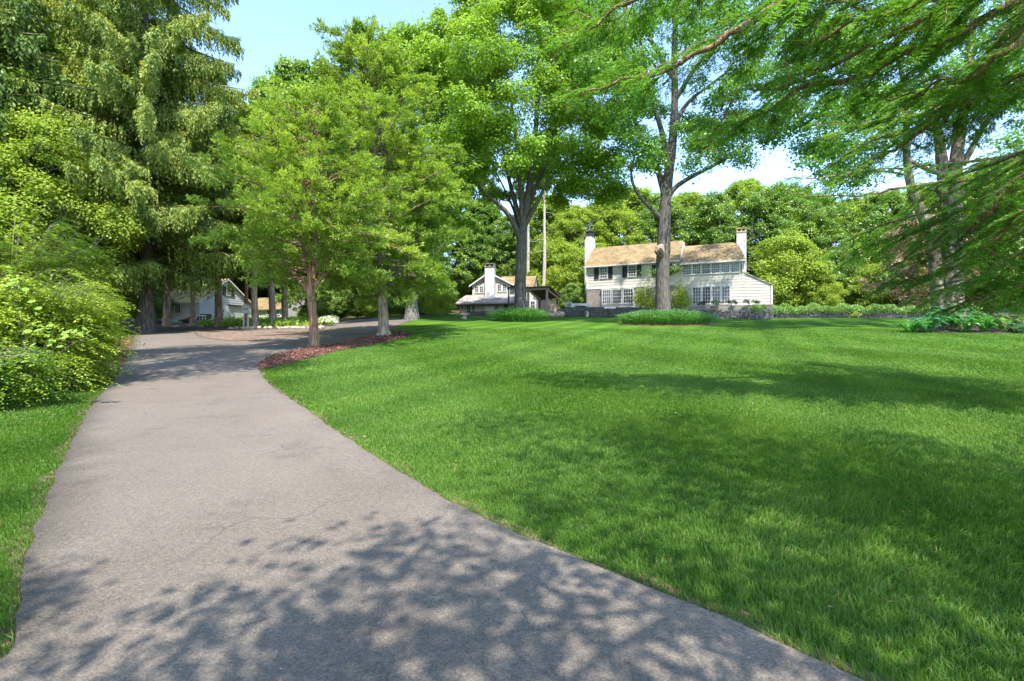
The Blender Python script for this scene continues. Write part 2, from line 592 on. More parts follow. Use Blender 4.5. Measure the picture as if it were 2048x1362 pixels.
def make_deciduous(name, label, H, r0, c0, c1, rad, ncl, lpc, leaf, mat, bark, fork=None, rc=None, limbs=7, group=None, cat='tree', flat=.62, tintc=.5, twigs=True, nseg=10, lean=(0, 0)):
    root = thing(name, label, cat, (0, 0, 0), group)
    tb = MB()
    fork = fork or c0 * .9
    top = c0 + (c1 - c0) * .7
    zz = np.linspace(-.3, top, 12)
    wx = np.cumsum(rng.normal(size=12)) * .012 * H / 10 + lean[0] * zz / H
    wy = np.cumsum(rng.normal(size=12)) * .012 * H / 10 + lean[1] * zz / H
    rr = r0 * (1 - .9 * (zz / top).clip(0, 1) ** 1.2) + r0 * .5 * np.exp(-np.maximum(zz, 0) / (r0 * 1.2))
    trunk = np.stack([wx - wx[0], wy - wy[0], zz], 1)
    tb.tube(trunk, rr, nseg, .06)
    # limbs
    lp = []
    ph = rng.uniform(0, 6.28, 4)

    def Rad(v, th):
        return rad * crown_profile(v) * (1 + .22 * np.sin(3 * th + ph[0] + 4 * v) + .17 * np.sin(5 * th + ph[1] - 6 * v) + .12 * np.sin(9 * v + ph[2]))

    for k in range(limbs):
        th = 2 * np.pi * (k + rng.uniform(-.3, .3)) / limbs
        v = rng.uniform(.2, .8)
        zf = fork + rng.uniform(0, .35) * (c1 - fork) * (v * .8 + .1)
        i = np.interp(zf, zz, np.arange(12))
        p0 = np.array([np.interp(zf, zz, trunk[:, 0]), np.interp(zf, zz, trunk[:, 1]), zf])
        q = Rad(v, th) * .78
        p2 = np.array([np.cos(th) * q, np.sin(th) * q, max(c0 + v * (c1 - c0), zf + 1.0)])
        p1 = p0 * .45 + p2 * .55 + np.array([0, 0, .12 * (c1 - c0)]) - np.array([np.cos(th), np.sin(th), 0]) * q * .15
        pts = bez(p0, p1, p2, 9)
        pts[1:] += rng.normal(size=(8, 3)) * .05 * rad / 4
        rl = np.interp(zf, zz, rr) * .5
        tb.tube(pts, np.linspace(rl, .03, 9), 6, .05)
        lp.append(pts)
    allp = np.concatenate(lp + [trunk[6:]])
    lv = Leaves()
    rc = rc or rad * .22
    for k in range(ncl):
        v = rng.uniform(0.03, .97)
        th = rng.uniform(0, 2 * np.pi)
        R_ = Rad(v, th)
        q = R_ * (1 - .3 * rng.uniform() ** 1.6) if rng.uniform() < .82 else R_ * np.sqrt(rng.uniform()) * .8
        c = np.array([np.cos(th) * q, np.sin(th) * q, c0 + v * (c1 - c0)])
        c[:2] += np.array([np.interp(c[2], zz, trunk[:, 0]), np.interp(c[2], zz, trunk[:, 1])])
        out = np.array([np.cos(th), np.sin(th), .2])
        r = rc * rng.uniform(.45, 1.4)
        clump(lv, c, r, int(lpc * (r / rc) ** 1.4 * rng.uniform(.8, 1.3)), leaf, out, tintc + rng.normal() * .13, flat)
        if twigs and k % 2 == 0:
            j = np.argmin(((allp - c) ** 2).sum(1) + 2 * np.maximum(allp[:, 2] - c[2], 0) ** 2)
            a = allp[j]
            tb.tube(bez(a, (a + c) / 2 + np.array([0, 0, .15 * np.linalg.norm(c - a)]), c, 4), [.035 + .02 * r, .03, .02, .012], 4, 0, False)
    tb.build('trunk', bark, root, True)
    lv.build('crown', mat, root)
    return root


def put(root, px, d, rz=None, sc=1.0, dz=-.05):
    b = base(px, d)
    root.location = (b[0], b[1], b[2] + dz)
    root.rotation_euler[2] = rng.uniform(0, 6.28) if rz is None else rz
    root.scale = (sc, sc, sc) if not isinstance(sc, tuple) else sc
    return root


def make_spruce(name, label, H, r0, zb, Rmax, mat, bark, step=.6, nb=6, dens=1.0, hang=1.0, leaf=.22, zfull=99, columnar=.75, group=None, dead=0):
    root = thing(name, label, 'tree', (0, 0, 0), group)
    tb, lv = MB(), Leaves()
    zz = np.linspace(-.3, H, 16)
    wob = np.cumsum(rng.normal(size=(16, 2)), 0) * .03
    wob -= wob[0]
    rr = r0 * (1 - .93 * (zz / H).clip(0, 1)) + r0 * .5 * np.exp(-np.maximum(zz, 0) / (r0 * 1.5))
    tb.tube(np.stack([wob[:, 0], wob[:, 1], zz], 1), rr, 12, .06)
    z = zb
    for k in range(dead):
        zd = rng.uniform(zb * .45, zb)
        th = rng.uniform(0, 6.28)
        o = np.array([np.cos(th), np.sin(th), 0])
        l = rng.uniform(.5, 2.0)
        tb.tube(bez(UP * zd, UP * zd + o * l * .6, UP * (zd - .25 * l) + o * l, 4), [.04, .03, .02, .008], 4, 0, False)
    while z < H - .6:
        v = (z - zb) / (H - zb)
        Rz = Rmax * (1 - v ** 2.2) ** columnar * min(1, .75 + v * 3)
        fine = 1.0 if z < zfull else .45
        for b in range(nb):
            th = rng.uniform(0, 2 * np.pi)
            L = Rz * rng.uniform(.62, 1.12)
            o = np.array([np.cos(th), np.sin(th), 0])
            sd = np.array([-np.sin(th), np.cos(th), 0])
            z0 = z + rng.uniform(-.3, .3) * step
            t = np.linspace(0, 1, 8)
            cu = rng.uniform(-.1, .12) * L
            dz = L * (.20 * t - rng.uniform(.34, .62) * t ** 2 + .20 * t ** 4)
            pts = np.array([np.interp(z0, zz, wob[:, 0]), np.interp(z0, zz, wob[:, 1]), z0]) + o * (t * L)[:, None] + sd * (cu * t * t)[:, None] + UP * dz[:, None]
            tb.tube(pts, np.linspace(.03 + .008 * L, .008, 8), 4, 0, False)
            n = int(L * 10 * dens * fine)
            tt = rng.uniform(.22, 1.0, n) ** .85
            tint0 = .42 + rng.normal() * .17 + v * .1
            p = np.stack([np.interp(tt, t, pts[:, i]) for i in range(3)], 1)
            lat = rng.normal(size=n) * (.12 + .62 * (1 - tt) * min(1, L / 4)) * .8
            p = p + sd * lat[:, None] - UP * (np.abs(lat) * .35)[:, None]
            hl = hang * rng.uniform(.25, 1.35, n) * (.45 + .8 * np.sin(np.pi * tt.clip(0, .95)))
            m = 11
            for k in range(m):
                fk = (k + rng.uniform(0, 1, n)) / m
                q = p - UP * (fk * hl)[:, None] + o * (.10 * fk * hl)[:, None] + rng.normal(size=(n, 3)) * .022
                A = -UP * .9 + o * .25 + sd * (np.sign(rng.normal(size=n)) * .45)[:, None] + rng.normal(size=(n, 3)) * .22
                N = rdir(n) + o * .8
                lv.add(q, A, N, leaf * rng.uniform(.7, 1.3, n), leaf * .36, tint0 + rng.normal(size=n) * .14 + .18 * (1 - fk))
            n2 = int(L * 9 * dens * fine)
            tt = rng.uniform(.2, 1.0, n2)
            p = np.stack([np.interp(tt, t, pts[:, i]) for i in range(3)], 1) + rng.normal(size=(n2, 3)) * .05
            A = o * .8 + sd * (np.sign(rng.normal(size=n2)) * .7)[:, None] - UP * .25 + rng.normal(size=(n2, 3)) * .2
            lv.add(p, A, UP + rng.normal(size=(n2, 3)) * .3, leaf * 1.3, leaf * .30, tint0 + .15 + rng.normal(size=n2) * .12)
        z += step * rng.uniform(.8, 1.2)
    tb.build('trunk', bark, root, True)
    lv.build('crown', mat, root)
    return root


def make_cedar(name, label, H, r0, zb, Rmax, nbr, plumes, lpp, leaf, mat, bark, trunk_pts=None, extra=(), lowest=.35, group=None, cone=.75, skew=(0, 0)):
    root = thing(name, label, 'tree', (0, 0, 0), group)
    tb, lv = MB(), Leaves()
    zz = np.linspace(-.3, H * .96, 16)
    wob = np.cumsum(rng.normal(size=(16, 2)), 0) * .04
    wob -= wob[0]
    wob += np.outer((zz / H).clip(0, 1) ** 1.3, skew)
    tr = np.stack([wob[:, 0], wob[:, 1], zz], 1)
    rr = r0 * (1 - .92 * (zz / H).clip(0, 1)) + r0 * .35 * np.exp(-np.maximum(zz, 0) / (r0 * 1.6))
    tb.tube(tr, rr, 12, .08)
    for k in range(6):  # surface roots
        th = k * 1.05 + rng.uniform(-.3, .3)
        o = np.array([np.cos(th), np.sin(th), 0])
        tb.tube([o * r0 * .6 + UP * r0 * 1.3, o * r0 * 1.35 + UP * r0 * .35, o * r0 * 2.6 - UP * .08], [r0 * .4, r0 * .28, r0 * .1], 6, .05)
    for pts, ra in extra:
        tb.tube(pts, ra, 7, .05)
    ph = rng.uniform(0, 6.28, 4)
    for k in range(nbr):
        v = rng.uniform(0, 1) ** 1.15
        z0 = zb + v * (H - zb) * .97
        th = rng.uniform(0, 2 * np.pi)
        prof = (1 - v ** 1.5) ** cone * min(1, .6 + v * 2.5)
        L = Rmax * prof * rng.uniform(.42, 1.22) * (1 + .24 * np.sin(3 * th + ph[0] + 5 * v) + .12 * np.sin(8 * v + ph[1])) + .35
        o = np.array([np.cos(th), np.sin(th), 0])
        sd = np.array([-np.sin(th), np.cos(th), 0])
        rise = rng.uniform(.1, .5) + .35 * v
        t = np.linspace(0, 1, 6)
        dz = L * (rise * t - (.38 * (1 - v)) * t ** 2)
        p0 = np.array([np.interp(z0, zz, tr[:, 0]), np.interp(z0, zz, tr[:, 1]), z0])
        pts = p0 + o * (t * L)[:, None] + sd * (rng.uniform(-.15, .15) * L * t * t)[:, None] + UP * dz[:, None]
        tb.tube(pts, np.linspace(.02 + .011 * L, .006, 6), 4, 0, False)
        if rng.uniform() < .35 and v < .75:
            for q in range(7):
                a0 = pts[rng.integers(1, 5)]
                e0 = a0 + (o * rng.uniform(-.1, .8) + sd * rng.uniform(-.8, .8) + UP * rng.uniform(-.5, .35)) * rng.uniform(.4, .9)
                tb.tube(bez(a0, (a0 + e0) / 2 + UP * .1, e0, 3), [.014, .01, .004], 3, 0, False)
        tint0 = .45 + rng.normal() * .13
        npl = max(3, int(plumes * L / Rmax * rng.uniform(.8, 1.2)))
        for q in range(npl):
            tt = lowest + (1 - lowest) * rng.uniform() ** .75
            c = np.array([np.interp(tt, t, pts[:, i]) for i in range(3)])
            lat = rng.normal() * .34 * L * (1.05 - tt)
            c = c + sd * lat + UP * rng.normal() * .12
            ax = nrm(o * .9 + sd * np.sign(lat) * .5 + UP * rng.uniform(-.25, .45))
            n = int(lpp * rng.uniform(.7, 1.3))
            s = rng.uniform(0, 1, n)
            rad = .09 + .14 * np.sin(np.pi * np.clip(s, .05, .95))
            P = c + ax * (s * .55)[:, None] + rdir(n) * rad[:, None] * np.array([1, 1, .7]) * rng.uniform(.3, 1, n)[:, None]
            A = ax * .9 + rng.normal(size=(n, 3)) * .55 + UP * .15
            N = UP + rng.normal(size=(n, 3)) * .6
            lv.add(P, A, N, leaf * rng.uniform(.6, 1.3, n), leaf * .34, tint0 + rng.normal() * .07 + rng.normal(size=n) * .13 + .18 * (s - .5))
    tb.build('trunk', bark, root, True)
    lv.build('crown', mat, root)
    return root


# ------------------------------------------------------------------ ground
def axis(parts):
    return np.unique(np.concatenate([np.arange(a, b, s) for a, b, s in parts]))


def grid_sheet(name, X, Y, mat):
    gx, gy = np.meshgrid(X, Y)
    z = T(gx, gy)
    V = np.stack([gx, gy, z], -1).reshape(-1, 3)
    nx, ny = len(X), len(Y)
    i = (np.arange(ny - 1)[:, None] * nx + np.arange(nx - 1)[None]).reshape(-1)
    Fq = np.stack([i, i + 1, i + 1 + nx, i + nx], 1).astype(np.int32)
    me = bpy.data.meshes.new(name)
    me.vertices.add(len(V))
    me.vertices.foreach_set('co', V.reshape(-1).astype(np.float32))
    me.loops.add(Fq.size)
    me.loops.foreach_set('vertex_index', Fq.reshape(-1))
    me.polygons.add(len(Fq))
    me.polygons.foreach_set('loop_start', np.arange(0, Fq.size, 4, dtype=np.int32))
    me.update(calc_edges=True)
    me.polygons.foreach_set('use_smooth', np.ones(len(Fq), bool))
    me.materials.append(mat)
    return link(name, me)


ground = grid_sheet('ground', axis([(-420, -90, 12), (-90, -40, 2), (-40, 40, .5), (40, 90, 2), (90, 421, 12)]),
                    axis([(-30, 0, 1.5), (0, 70, .5), (70, 130, 2), (130, 452, 14)]), M['lawn'])
tag(ground, 'sloping mown lawn rising to the houses', None, None, 'structure')


def dense(poly, step):
    out = []
    n = len(poly)
    for i in range(n):
        a, b = np.array(poly[i]), np.array(poly[(i + 1) % n])
        k = max(1, int(np.linalg.norm(b - a) / step))
        for j in range(k):
            out.append(a + (b - a) * j / k)
    return np.array(out)


def smooth_closed(pts, it=2):
    pts = np.array(pts, float)
    for _ in range(it):
        q = np.empty((len(pts) * 2, 2))
        nx = np.roll(pts, -1, 0)
        q[0::2] = pts * .75 + nx * .25
        q[1::2] = pts * .25 + nx * .75
        pts = q
    return pts


def pip(P, poly):
    x, y = P[:, 0], P[:, 1]
    ins = np.zeros(len(P), bool)
    n = len(poly)
    j = n - 1
    for i in range(n):
        xi, yi = poly[i]
        xj, yj = poly[j]
        c = ((yi > y) != (yj > y)) & (x < (xj - xi) * (y - yi) / (yj - yi + 1e-12) + xi)
        ins ^= c
        j = i
    return ins


def sheet(name, poly, off, step, mat, mound=0.0):
    """a thin raised sheet following the terrain inside a closed outline, with a skirt"""
    B = dense(poly, step)
    lo, hi = B.min(0), B.max(0)
    gx, gy = np.meshgrid(np.arange(lo[0], hi[0], step), np.arange(lo[1], hi[1], step))
    G = np.stack([gx.ravel(), gy.ravel()], 1) + rng.uniform(-.1, .1, (gx.size, 2)) * step
    G = G[pip(G, B)]
    if len(G):
        keep = np.ones(len(G), bool)
        for i in range(0, len(G), 2000):
            dd = np.sqrt(((G[i:i + 2000, None] - B[None]) ** 2).sum(-1)).min(1)
            keep[i:i + 2000] = dd > step * .45
        G = G[keep]
    allp = np.concatenate([B, G])
    nb = len(B)
    vs, es, fs, *_ = geometry.delaunay_2d_cdt([Vector(p) for p in allp], [], [list(range(nb))], 1, 1e-5)
    xy = np.array([tuple(v) for v in vs])
    z = T(xy[:, 0], xy[:, 1]) + off
    if mound:
        dd = np.sqrt(((xy[:, None] - B[None]) ** 2).sum(-1)).min(1)
        z = z + mound * np.clip(dd / .8, 0, 1) * (.7 + .3 * np.sin(xy[:, 0] * 3) * np.sin(xy[:, 1] * 2.3))
    V = [(a, b, c) for (a, b), c in zip(xy, z)]
    me = bpy.data.meshes.new(name)
    n = len(V)
    Bz = [(a, b, float(T(a, b)) - .12) for a, b in B]
    F2 = [tuple(f) for f in fs]
    top = [int(np.argmin(((xy - b) ** 2).sum(1))) for b in B]
    V += Bz
    for i in range(nb):
        k = (i + 1) % nb
        F2.append((top[i], n + i, n + k, top[k]))
    me.from_pydata(V, [], F2)
    me.update()
    me.polygons.foreach_set('use_smooth', np.array([len(f) == 3 for f in F2], bool))
    me.materials.append(mat)
    return link(name, me)


def ph(pts):
    return [hit(*p) for p in pts]


left_edge = [(30, 1362), (33, 1235), (58, 1100), (115, 945), (180, 815), (222, 768), (248, 735), (266, 692), (268, 664), (235, 652), (262, 648.5), (330, 647.2), (405, 646.5), (470, 646.5)]
right_edge = [(560, 649), (640, 650), (700, 640), (745, 637), (830, 638), (795, 652), (740, 671), (690, 684), (600, 699), (532, 713), (513, 737), (540, 775), (600, 812), (700, 886), (840, 976), (1000, 1061), (1350, 1205), (1720, 1362)]
dp = ph(left_edge + right_edge)
L0, R0 = dp[0], dp[-1]
drive_poly = [(L0[0] + .05, -6.0)] + dp + [(R0[0] + 1.0, 1.0), (R0[0] + 2.2, -6.0)]
drive_poly = smooth_closed(drive_poly, 2)
_dp = dense(drive_poly, .16)
_t = np.roll(_dp, -1, 0) - np.roll(_dp, 1, 0)
_n = np.stack([_t[:, 1], -_t[:, 0]], 1) / (np.linalg.norm(_t, axis=1)[:, None] + 1e-9)
if ((_dp + _n * .2)[:, 0].max() < (_dp - _n * .2)[:, 0].max()):
    _n = -_n
_k = np.arange(len(_dp))
soil_poly = _dp + _n * (.10 + .05 * np.sin(_k * .7) + rng.uniform(-.04, .05, len(_dp)))[:, None]
drive_poly = _dp + _n * (.008 * np.sin(_k * 1.3) + rng.uniform(-.014, .014, len(_dp)))[:, None]
soil_poly = soil_poly[(_dp[:, 1] < 30)] if False else soil_poly
tag(sheet('soil_verge', soil_poly, .010, .45, M['soil']), 'narrow crumbly strip of soil along the edges of the asphalt', None, None, 'structure')
drive = tag(sheet('driveway', drive_poly, .028, .45, M['asphalt']), 'worn pinkish grey asphalt driveway curving up between lawn and shrubs', None, None, 'structure')

edge_soil = None
# a narrow strip of bare soil along both edges of the asphalt
dirt_poly = smooth_closed(ph([(398, 659), (470, 664), (560, 663), (640, 660), (672, 652), (655, 664), (600, 676), (520, 682), (440, 683), (400, 676), (385, 667)]), 2)
dirt = tag(sheet('dirt_apron', dirt_poly, .045, .6, M['dirt']), 'bare tan soil apron in front of the planted island', None, None, 'structure')
isl_poly = smooth_closed(ph([(392, 658), (420, 655), (470, 657.5), (560, 657.5), (640, 656), (678, 648), (668, 641), (620, 641.5), (540, 643), (450, 646), (405, 650)]), 2)
island = tag(sheet('planted_island', isl_poly, .055, .8, M['dirt'], .18), 'planted island bed between the two arms of the driveway', None, None, 'structure')
mulch_poly = smooth_closed(ph([(508, 742), (530, 716), (600, 700), (690, 685), (745, 671), (800, 661), (826, 668), (800, 679), (745, 689), (690, 699), (640, 712), (580, 727), (530, 738)]), 2)
mulch = tag(sheet('mulch_bed', mulch_poly, .04, .35, M['mulch'], .04), 'long red brown mulch bed under the two conifers', None, None, 'structure')
mulch2_poly = smooth_closed(ph([(150, 765), (130, 745), (150, 715), (215, 690), (262, 668), (266, 690), (250, 728), (235, 757), (195, 765)]), 2)
tag(sheet('mulch_bed', mulch2_poly, .012, .4, M['mulch'], .06), 'strip of red brown mulch between big shrub and driveway', None, None, 'structure')
fb_poly = smooth_closed(ph([(1815, 664), (1840, 655), (1900, 648), (2000, 645), (2140, 645), (2160, 664), (2040, 667), (1920, 666)]), 2)
tag(sheet('mulch_bed', fb_poly, .05, .5, M['mulch_dark'], .08), 'mulch bed under the ferns at the right edge of lawn', None, None, 'structure')

# ------------------------------------------------------------------ grass
beds = [drive_poly, mulch_poly, mulch2_poly, fb_poly, isl_poly, dirt_poly]


def patch(x, y):
    return (.5 + .22 * np.sin(x * 1.1 + 1.7 * np.sin(y * .6)) * np.sin(y * .9 + 1.2 * np.sin(x * .7)) + .2 * np.sin(x * 3.1 + 2 * np.sin(y * 2.2)) * np.sin(y * 2.7 + x) + .12 * np.sin(x * 7 + y * 3) * np.sin(y * 8 - x * 2))


gv, gt = [], []
for y0, y1, den, wd, hh in ((1.5, 3.2, 7500, .0045, .062), (3.2, 5, 5200, .006, .058), (5, 8, 2600, .009, .055), (8, 13, 1100, .015, .052), (13, 21, 400, .027, .05), (21, 36, 110, .05, .045)):
    A_ = (1.06 * y1 + .6) * 2 * (y1 - y0)
    n = int(A_ * den)
    P = np.stack([rng.uniform(-(1.06 * y1 + .6), 1.06 * y1 + .6, n), rng.uniform(y0, y1, n)], 1)
    P = P[np.abs(P[:, 0]) < 1.06 * P[:, 1] + .6]
    ok = np.ones(len(P), bool)
    for b in beds:
        ok &= ~pip(P, b)
    if y0 < 21:
        P = P[ok]
    else:
        P = P[ok & (P[:, 1] < 34)]
    n = len(P)
    pt = patch(P[:, 0], P[:, 1])
    h = hh * rng.uniform(.55, 1.35, n) * (.75 + .5 * pt)
    w = wd * rng.uniform(.7, 1.3, n)
    th = rng.uniform(0, 2 * np.pi, n)
    ld = rng.uniform(.1, .9, n)
    lth = 2.2 * np.sin(P[:, 0] * .8 + P[:, 1] * .35) + rng.normal(size=n) * 1.1
    z = T(P[:, 0], P[:, 1]) - .006
    b0 = np.stack([P[:, 0], P[:, 1], z], 1)
    sd = np.stack([np.cos(th), np.sin(th), 0 * th], 1) * (w / 2)[:, None]
    le = np.stack([np.cos(lth), np.sin(lth), 0 * th], 1)
    mid = b0 + le * (h * ld * .3)[:, None] + UP * (h * .62)[:, None]
    tip = b0 + le * (h * ld)[:, None] + UP * (h * (1 - .25 * ld))[:, None]
    gv.append(np.stack([b0 - sd, b0 + sd, mid + sd * .8, mid - sd * .8], 1))
    gv.append(np.stack([mid - sd * .8, mid + sd * .8, tip + sd * .12, tip - sd * .12], 1))
    stripe = np.sin((P[:, 0] * math.cos(.42) - P[:, 1] * math.sin(.42)) * 2.6 + .5 * np.sin(P[:, 1] * .3))
    t = .46 + (pt - .5) * .5 + rng.normal(size=n) * .15 + .12 * stripe
    dead = rng.uniform(size=n) < .03
    t = t + np.where(rng.uniform(size=n) < .02, .8, 0)
    t = np.where(t < 1.0, np.minimum(t, .9), 1.0)
    gt += [t, np.where(t < .95, np.minimum(t + .06, .92), 1.0)]
grass = quads_mesh('grass', np.concatenate(gv), np.concatenate(gt), M['blade'])
tag(grass, 'short green grass blades of the lawn', 'grass', None, 'stuff')


# ------------------------------------------------------------------ building helpers
class Frame:
    def __init__(s, ox, oy, a):
        a = R(a)
        s.o = np.array([ox, oy])
        s.e = np.array([math.cos(a), -math.sin(a)])
        s.b = np.array([math.sin(a), math.cos(a)])

    def __call__(s, p, w, z):
        q = s.o + s.e * p + s.b * w
        return np.array([q[0], q[1], z])

    def s(s, px, w=0.0):
        u = (px - CX) / F
        return (u * (s.o[1] + w * s.b[1]) - s.o[0] - w * s.b[0]) / (s.e[0] - u * s.e[1])

    def z(s, py, p, w=0.0):
        d = s(p, w, 0)[1]
        return EYE - (py - HY) * d / F


def boards(mb, fr, smin, smax, z0, z1, w, step=.30, lip=.034):
    n = max(1, int(round((z1 - z0) / step)))
    st = (z1 - z0) / n
    for i in range(n):
        a, b = z0 + i * st, z0 + (i + 1) * st
        s0, s1, t0, t1 = smin(a), smax(a), smin(b), smax(b)
        if t1 - t0 < .02:
            t0, t1 = (s0 + s1) / 2 - .01, (s0 + s1) / 2 + .01
        mb.hexa([fr(s0, w - lip, a), fr(s1, w - lip, a), fr(s1, w + .03, a), fr(s0, w + .03, a),
                 fr(t0, w - .006, b), fr(t1, w - .006, b), fr(t1, w + .03, b), fr(t0, w + .03, b)])


def window(root, fr, s0, s1, z0, z1, w, cols, rows, cas=.09, mun=.04, split=False, name='window'):
    m = MB()
    m.fbox(fr, s0, s0 + cas, w - .115, w, z0, z1)
    m.fbox(fr, s1 - cas, s1, w - .115, w, z0, z1)
    m.fbox(fr, s0 + cas, s1 - cas, w - .115, w, z1 - cas, z1)
    m.fbox(fr, s0 + cas, s1 - cas, w - .13, w, z0, z0 + cas * .9)
    a0, a1, b0, b1 = s0 + cas, s1 - cas, z0 + cas * .9, z1 - cas
    for k in range(1, cols):
        c = a0 + (a1 - a0) * k / cols
        m.fbox(fr, c - mun / 2, c + mun / 2, w - .102, w - .085, b0, b1)
    for k in range(1, rows):
        c = b0 + (b1 - b0) * k / rows
        t = mun * (1.9 if split and k == rows // 2 else 1) / 2
        m.fbox(fr, a0, a1, w - .105, w - .085, c - t, c + t)
    o = m.build(name, M['white'], root)
    g = MB()
    g.fbox(fr, a0, a1, w - .09, w - .02, b0, b1)
    g.build('pane', M['glass'], o)
    return o


def shutter(root, fr, s0, s1, z0, z1, w):
    m = MB()
    t = .05
    m.fbox(fr, s0, s0 + t, w - .125, w - .03, z0, z1)
    m.fbox(fr, s1 - t, s1, w - .125, w - .03, z0, z1)
    for a, b in ((z0, z0 + t), (z1 - t, z1), ((z0 + z1) / 2 - t / 2, (z0 + z1) / 2 + t / 2)):
        m.fbox(fr, s0 + t, s1 - t, w - .123, w - .03, a, b)
    n = int((z1 - z0) / .07)
    for i in range(n):
        a = z0 + (z1 - z0) * (i + .5) / n
        m.fbox(fr, s0 + t, s1 - t, w - .115, w - .09, a - .022, a + .02)
    m.fbox(fr, s0 + t, s1 - t, w - .095, w - .03, z0 + t, z1 - t)
    return m.build('shutter', M['shutter'], root)


def slab(mb, P, th):
    """roof slab: P = 4 top corners, thickness straight down"""
    P = [np.asarray(p, float) for p in P]
    lo = [p - UP * th for p in P]
    mb.hexa(lo + P)


# ------------------------------------------------------------------ main house
H = Frame(8.94, 60.0, 27.0)
zt = 5.2          # terrace level
house = thing('main_house', 'long two storey cream clapboard house with tan roof and two white chimneys', 'house', H(9, 3.5, zt))
sA, sB, sC = 0.0, 10.75, 17.26
sD = 19.8
eA, rA, eB, rB, wR, wBk = 10.42, 13.28, 10.03, 12.58, 3.5, 7.0
m = MB()
m.prism(H, [(.03, zt - 1.5), (wBk, zt - 1.5), (wBk, eA - .1), (wR, rA - .2), (.03, eA - .1)], sA, sB - .02)
m.prism(H, [(.03, zt - 1.5), (wBk, zt - 1.5), (wBk, eB - .1), (wR, rB - .2), (.03, eB - .1)], sB, sC - .9)
m.prism_s(H, [(sC - .9, zt - 1.5), (sD, zt - 1.5), (sD, 7.25), (sC - .9, 8.85)], .03, 6)
zj = 7.82     # jetty line of the left block
boards(m, H, lambda z: sA, lambda z: sB, zj, eA - .12, 0.0)
boards(m, H, lambda z: sB + .01, lambda z: sC, zt - .2, eB - .12, 0.0)
boards(m, H, lambda z: sC + .01, lambda z: sD if z < 7.27 else sC + .02 + (sD - sC - .02) * max(0, (8.62 - z) / (8.62 - 7.27)), zt - .2, 8.6, 0.0)
m.build('wall', M['siding'], house)
m = MB()
m.fbox(H, sA, sB - .01, .0, .03, zt - 1, zj - .02)
o = m.build('lower_wall', M['house_stone'], house)
o['label'] = 'brown and grey field stone lower wall'
# trim
m = MB()
m.fbox(H, sA - .02, sA + .14, -.095, .05, zj, eA - .1)
m.build('trim_board', M['white'], house)
m = MB()
m.fbox(H, sD - .14, sD + .03, -.097, .05, zt - .2, 7.2)
m.build('trim_board', M['white'], house)
m = MB()
m.fbox(H, sA - .1, sB, -.05, .0, zj - .12, zj - .005)
m.build('trim_board', M['white'], house)
m = MB()
m.fbox(H, sC - .16, sC + .02, -.093, .04, 8.7, eB - .1)
m.build('trim_board', M['white'], house)



def gable_roof(root, fr, s0, s1, r0, r1, e, r, w0, wR, w1, th, mat, name='roof'):
    m = MB()
    slab(m, [fr(s0, w0, e), fr(s1, w0, e), fr(r1, wR, r), fr(r0, wR, r)], th)
    slab(m, [fr(r0, wR + .004, r), fr(r1, wR + .004, r), fr(s1, w1, e), fr(s0, w1, e)], th)
    return m.build(name, mat, root)


gable_roof(house, H, sA - .15, sB + .05, sA - .15, sB - .15, eA, rA, -.38, wR, wBk + .38, .13, M['roof_tan'])
gable_roof(house, H, sB + .06, sC + .12, sB + .06, sC - .95, eB, rB, -.42, wR, wBk + .4, .13, M['roof_tan'])
m = MB()
slab(m, [H(sC - .3, -.12, 8.80), H(sC - .3, 6.2, 8.80), H(sC - .3, 6.2, 8.82), H(sC - .3, -.12, 8.82)], .02)
m = MB()
P = [H(sC + .02, -.12, 8.70), H(sD + .12, -.12, 7.28), H(sD + .12, 6.2, 7.28), H(sC + .02, 6.2, 8.70)]
slab(m, P, .10)
o = m.build('lean_to_roof', M['roof_grey'], house)
m = MB()
m.fbox(H, sA - .15, sB + .03, -.52, -.385, eA - .16, eA - .02)
o = m.build('gutter', M['white'], house)
m = MB()
m.fbox(H, sB + .06, sC + .1, -.56, -.425, eB - .18, eB - .02)
m.fbox(H, sB + .06, sC + .05, -.42, -.05, eB - .20, eB - .15)
m.build('gutter', M['white'], house)
# windows of left block
def zp(py, px, w=0.0, fr=H):
    s_ = fr.s(px, w)
    return fr.z(py, s_, w)


for (x0, x1, y0, y1, sh) in ((1199.7, 1215.8, 534, 557.5, (1189, 1197.5, 1217, 1225.3)), (1256, 1273, 531, 554, (1245, 1254.3, 1274, 1283)), (1315.5, 1334.5, 528.5, 551, (1304, 1314, 1336, 1344))):
    xc = (x0 + x1) / 2
    window(house, H, H.s(x0), H.s(x1), zp(y1, xc), zp(y0, xc), 0, 3, 4, split=True)
    for a, b in (sh[:2], sh[2:]):
        shutter(house, H, H.s(a), H.s(b), zp(y1, xc), zp(y0, xc), 0)
# bay of three tall windows below
b0, b1 = H.s(1204.5), H.s(1269)
zb0, zb1 = zp(608.5, 1235), zp(578, 1235)
m = MB()
m.fbox(H, b0 - .06, b1 + .06, -.22, -.02, zb0 - .55, zb0 - .01)
m.fbox(H, b0, b1, -.21, -.02, zb0, zb1 + .02)
m.fbox(H, b0 - .12, b1 + .12, -.34, -.02, zb1 + .03, zb1 + .12)
bay = m.build('bay', M['white'], house)
for (x0, x1) in ((1205, 1223.8), (1225.5, 1245.5), (1247, 1268.5)):
    window(house, H, H.s(x0), H.s(x1), zb0, zb1, -.23, 4, 4, cas=.11, split=True)
window(house, H, H.s(1290), H.s(1306), zb0, zb1, 0, 3, 4, split=True)
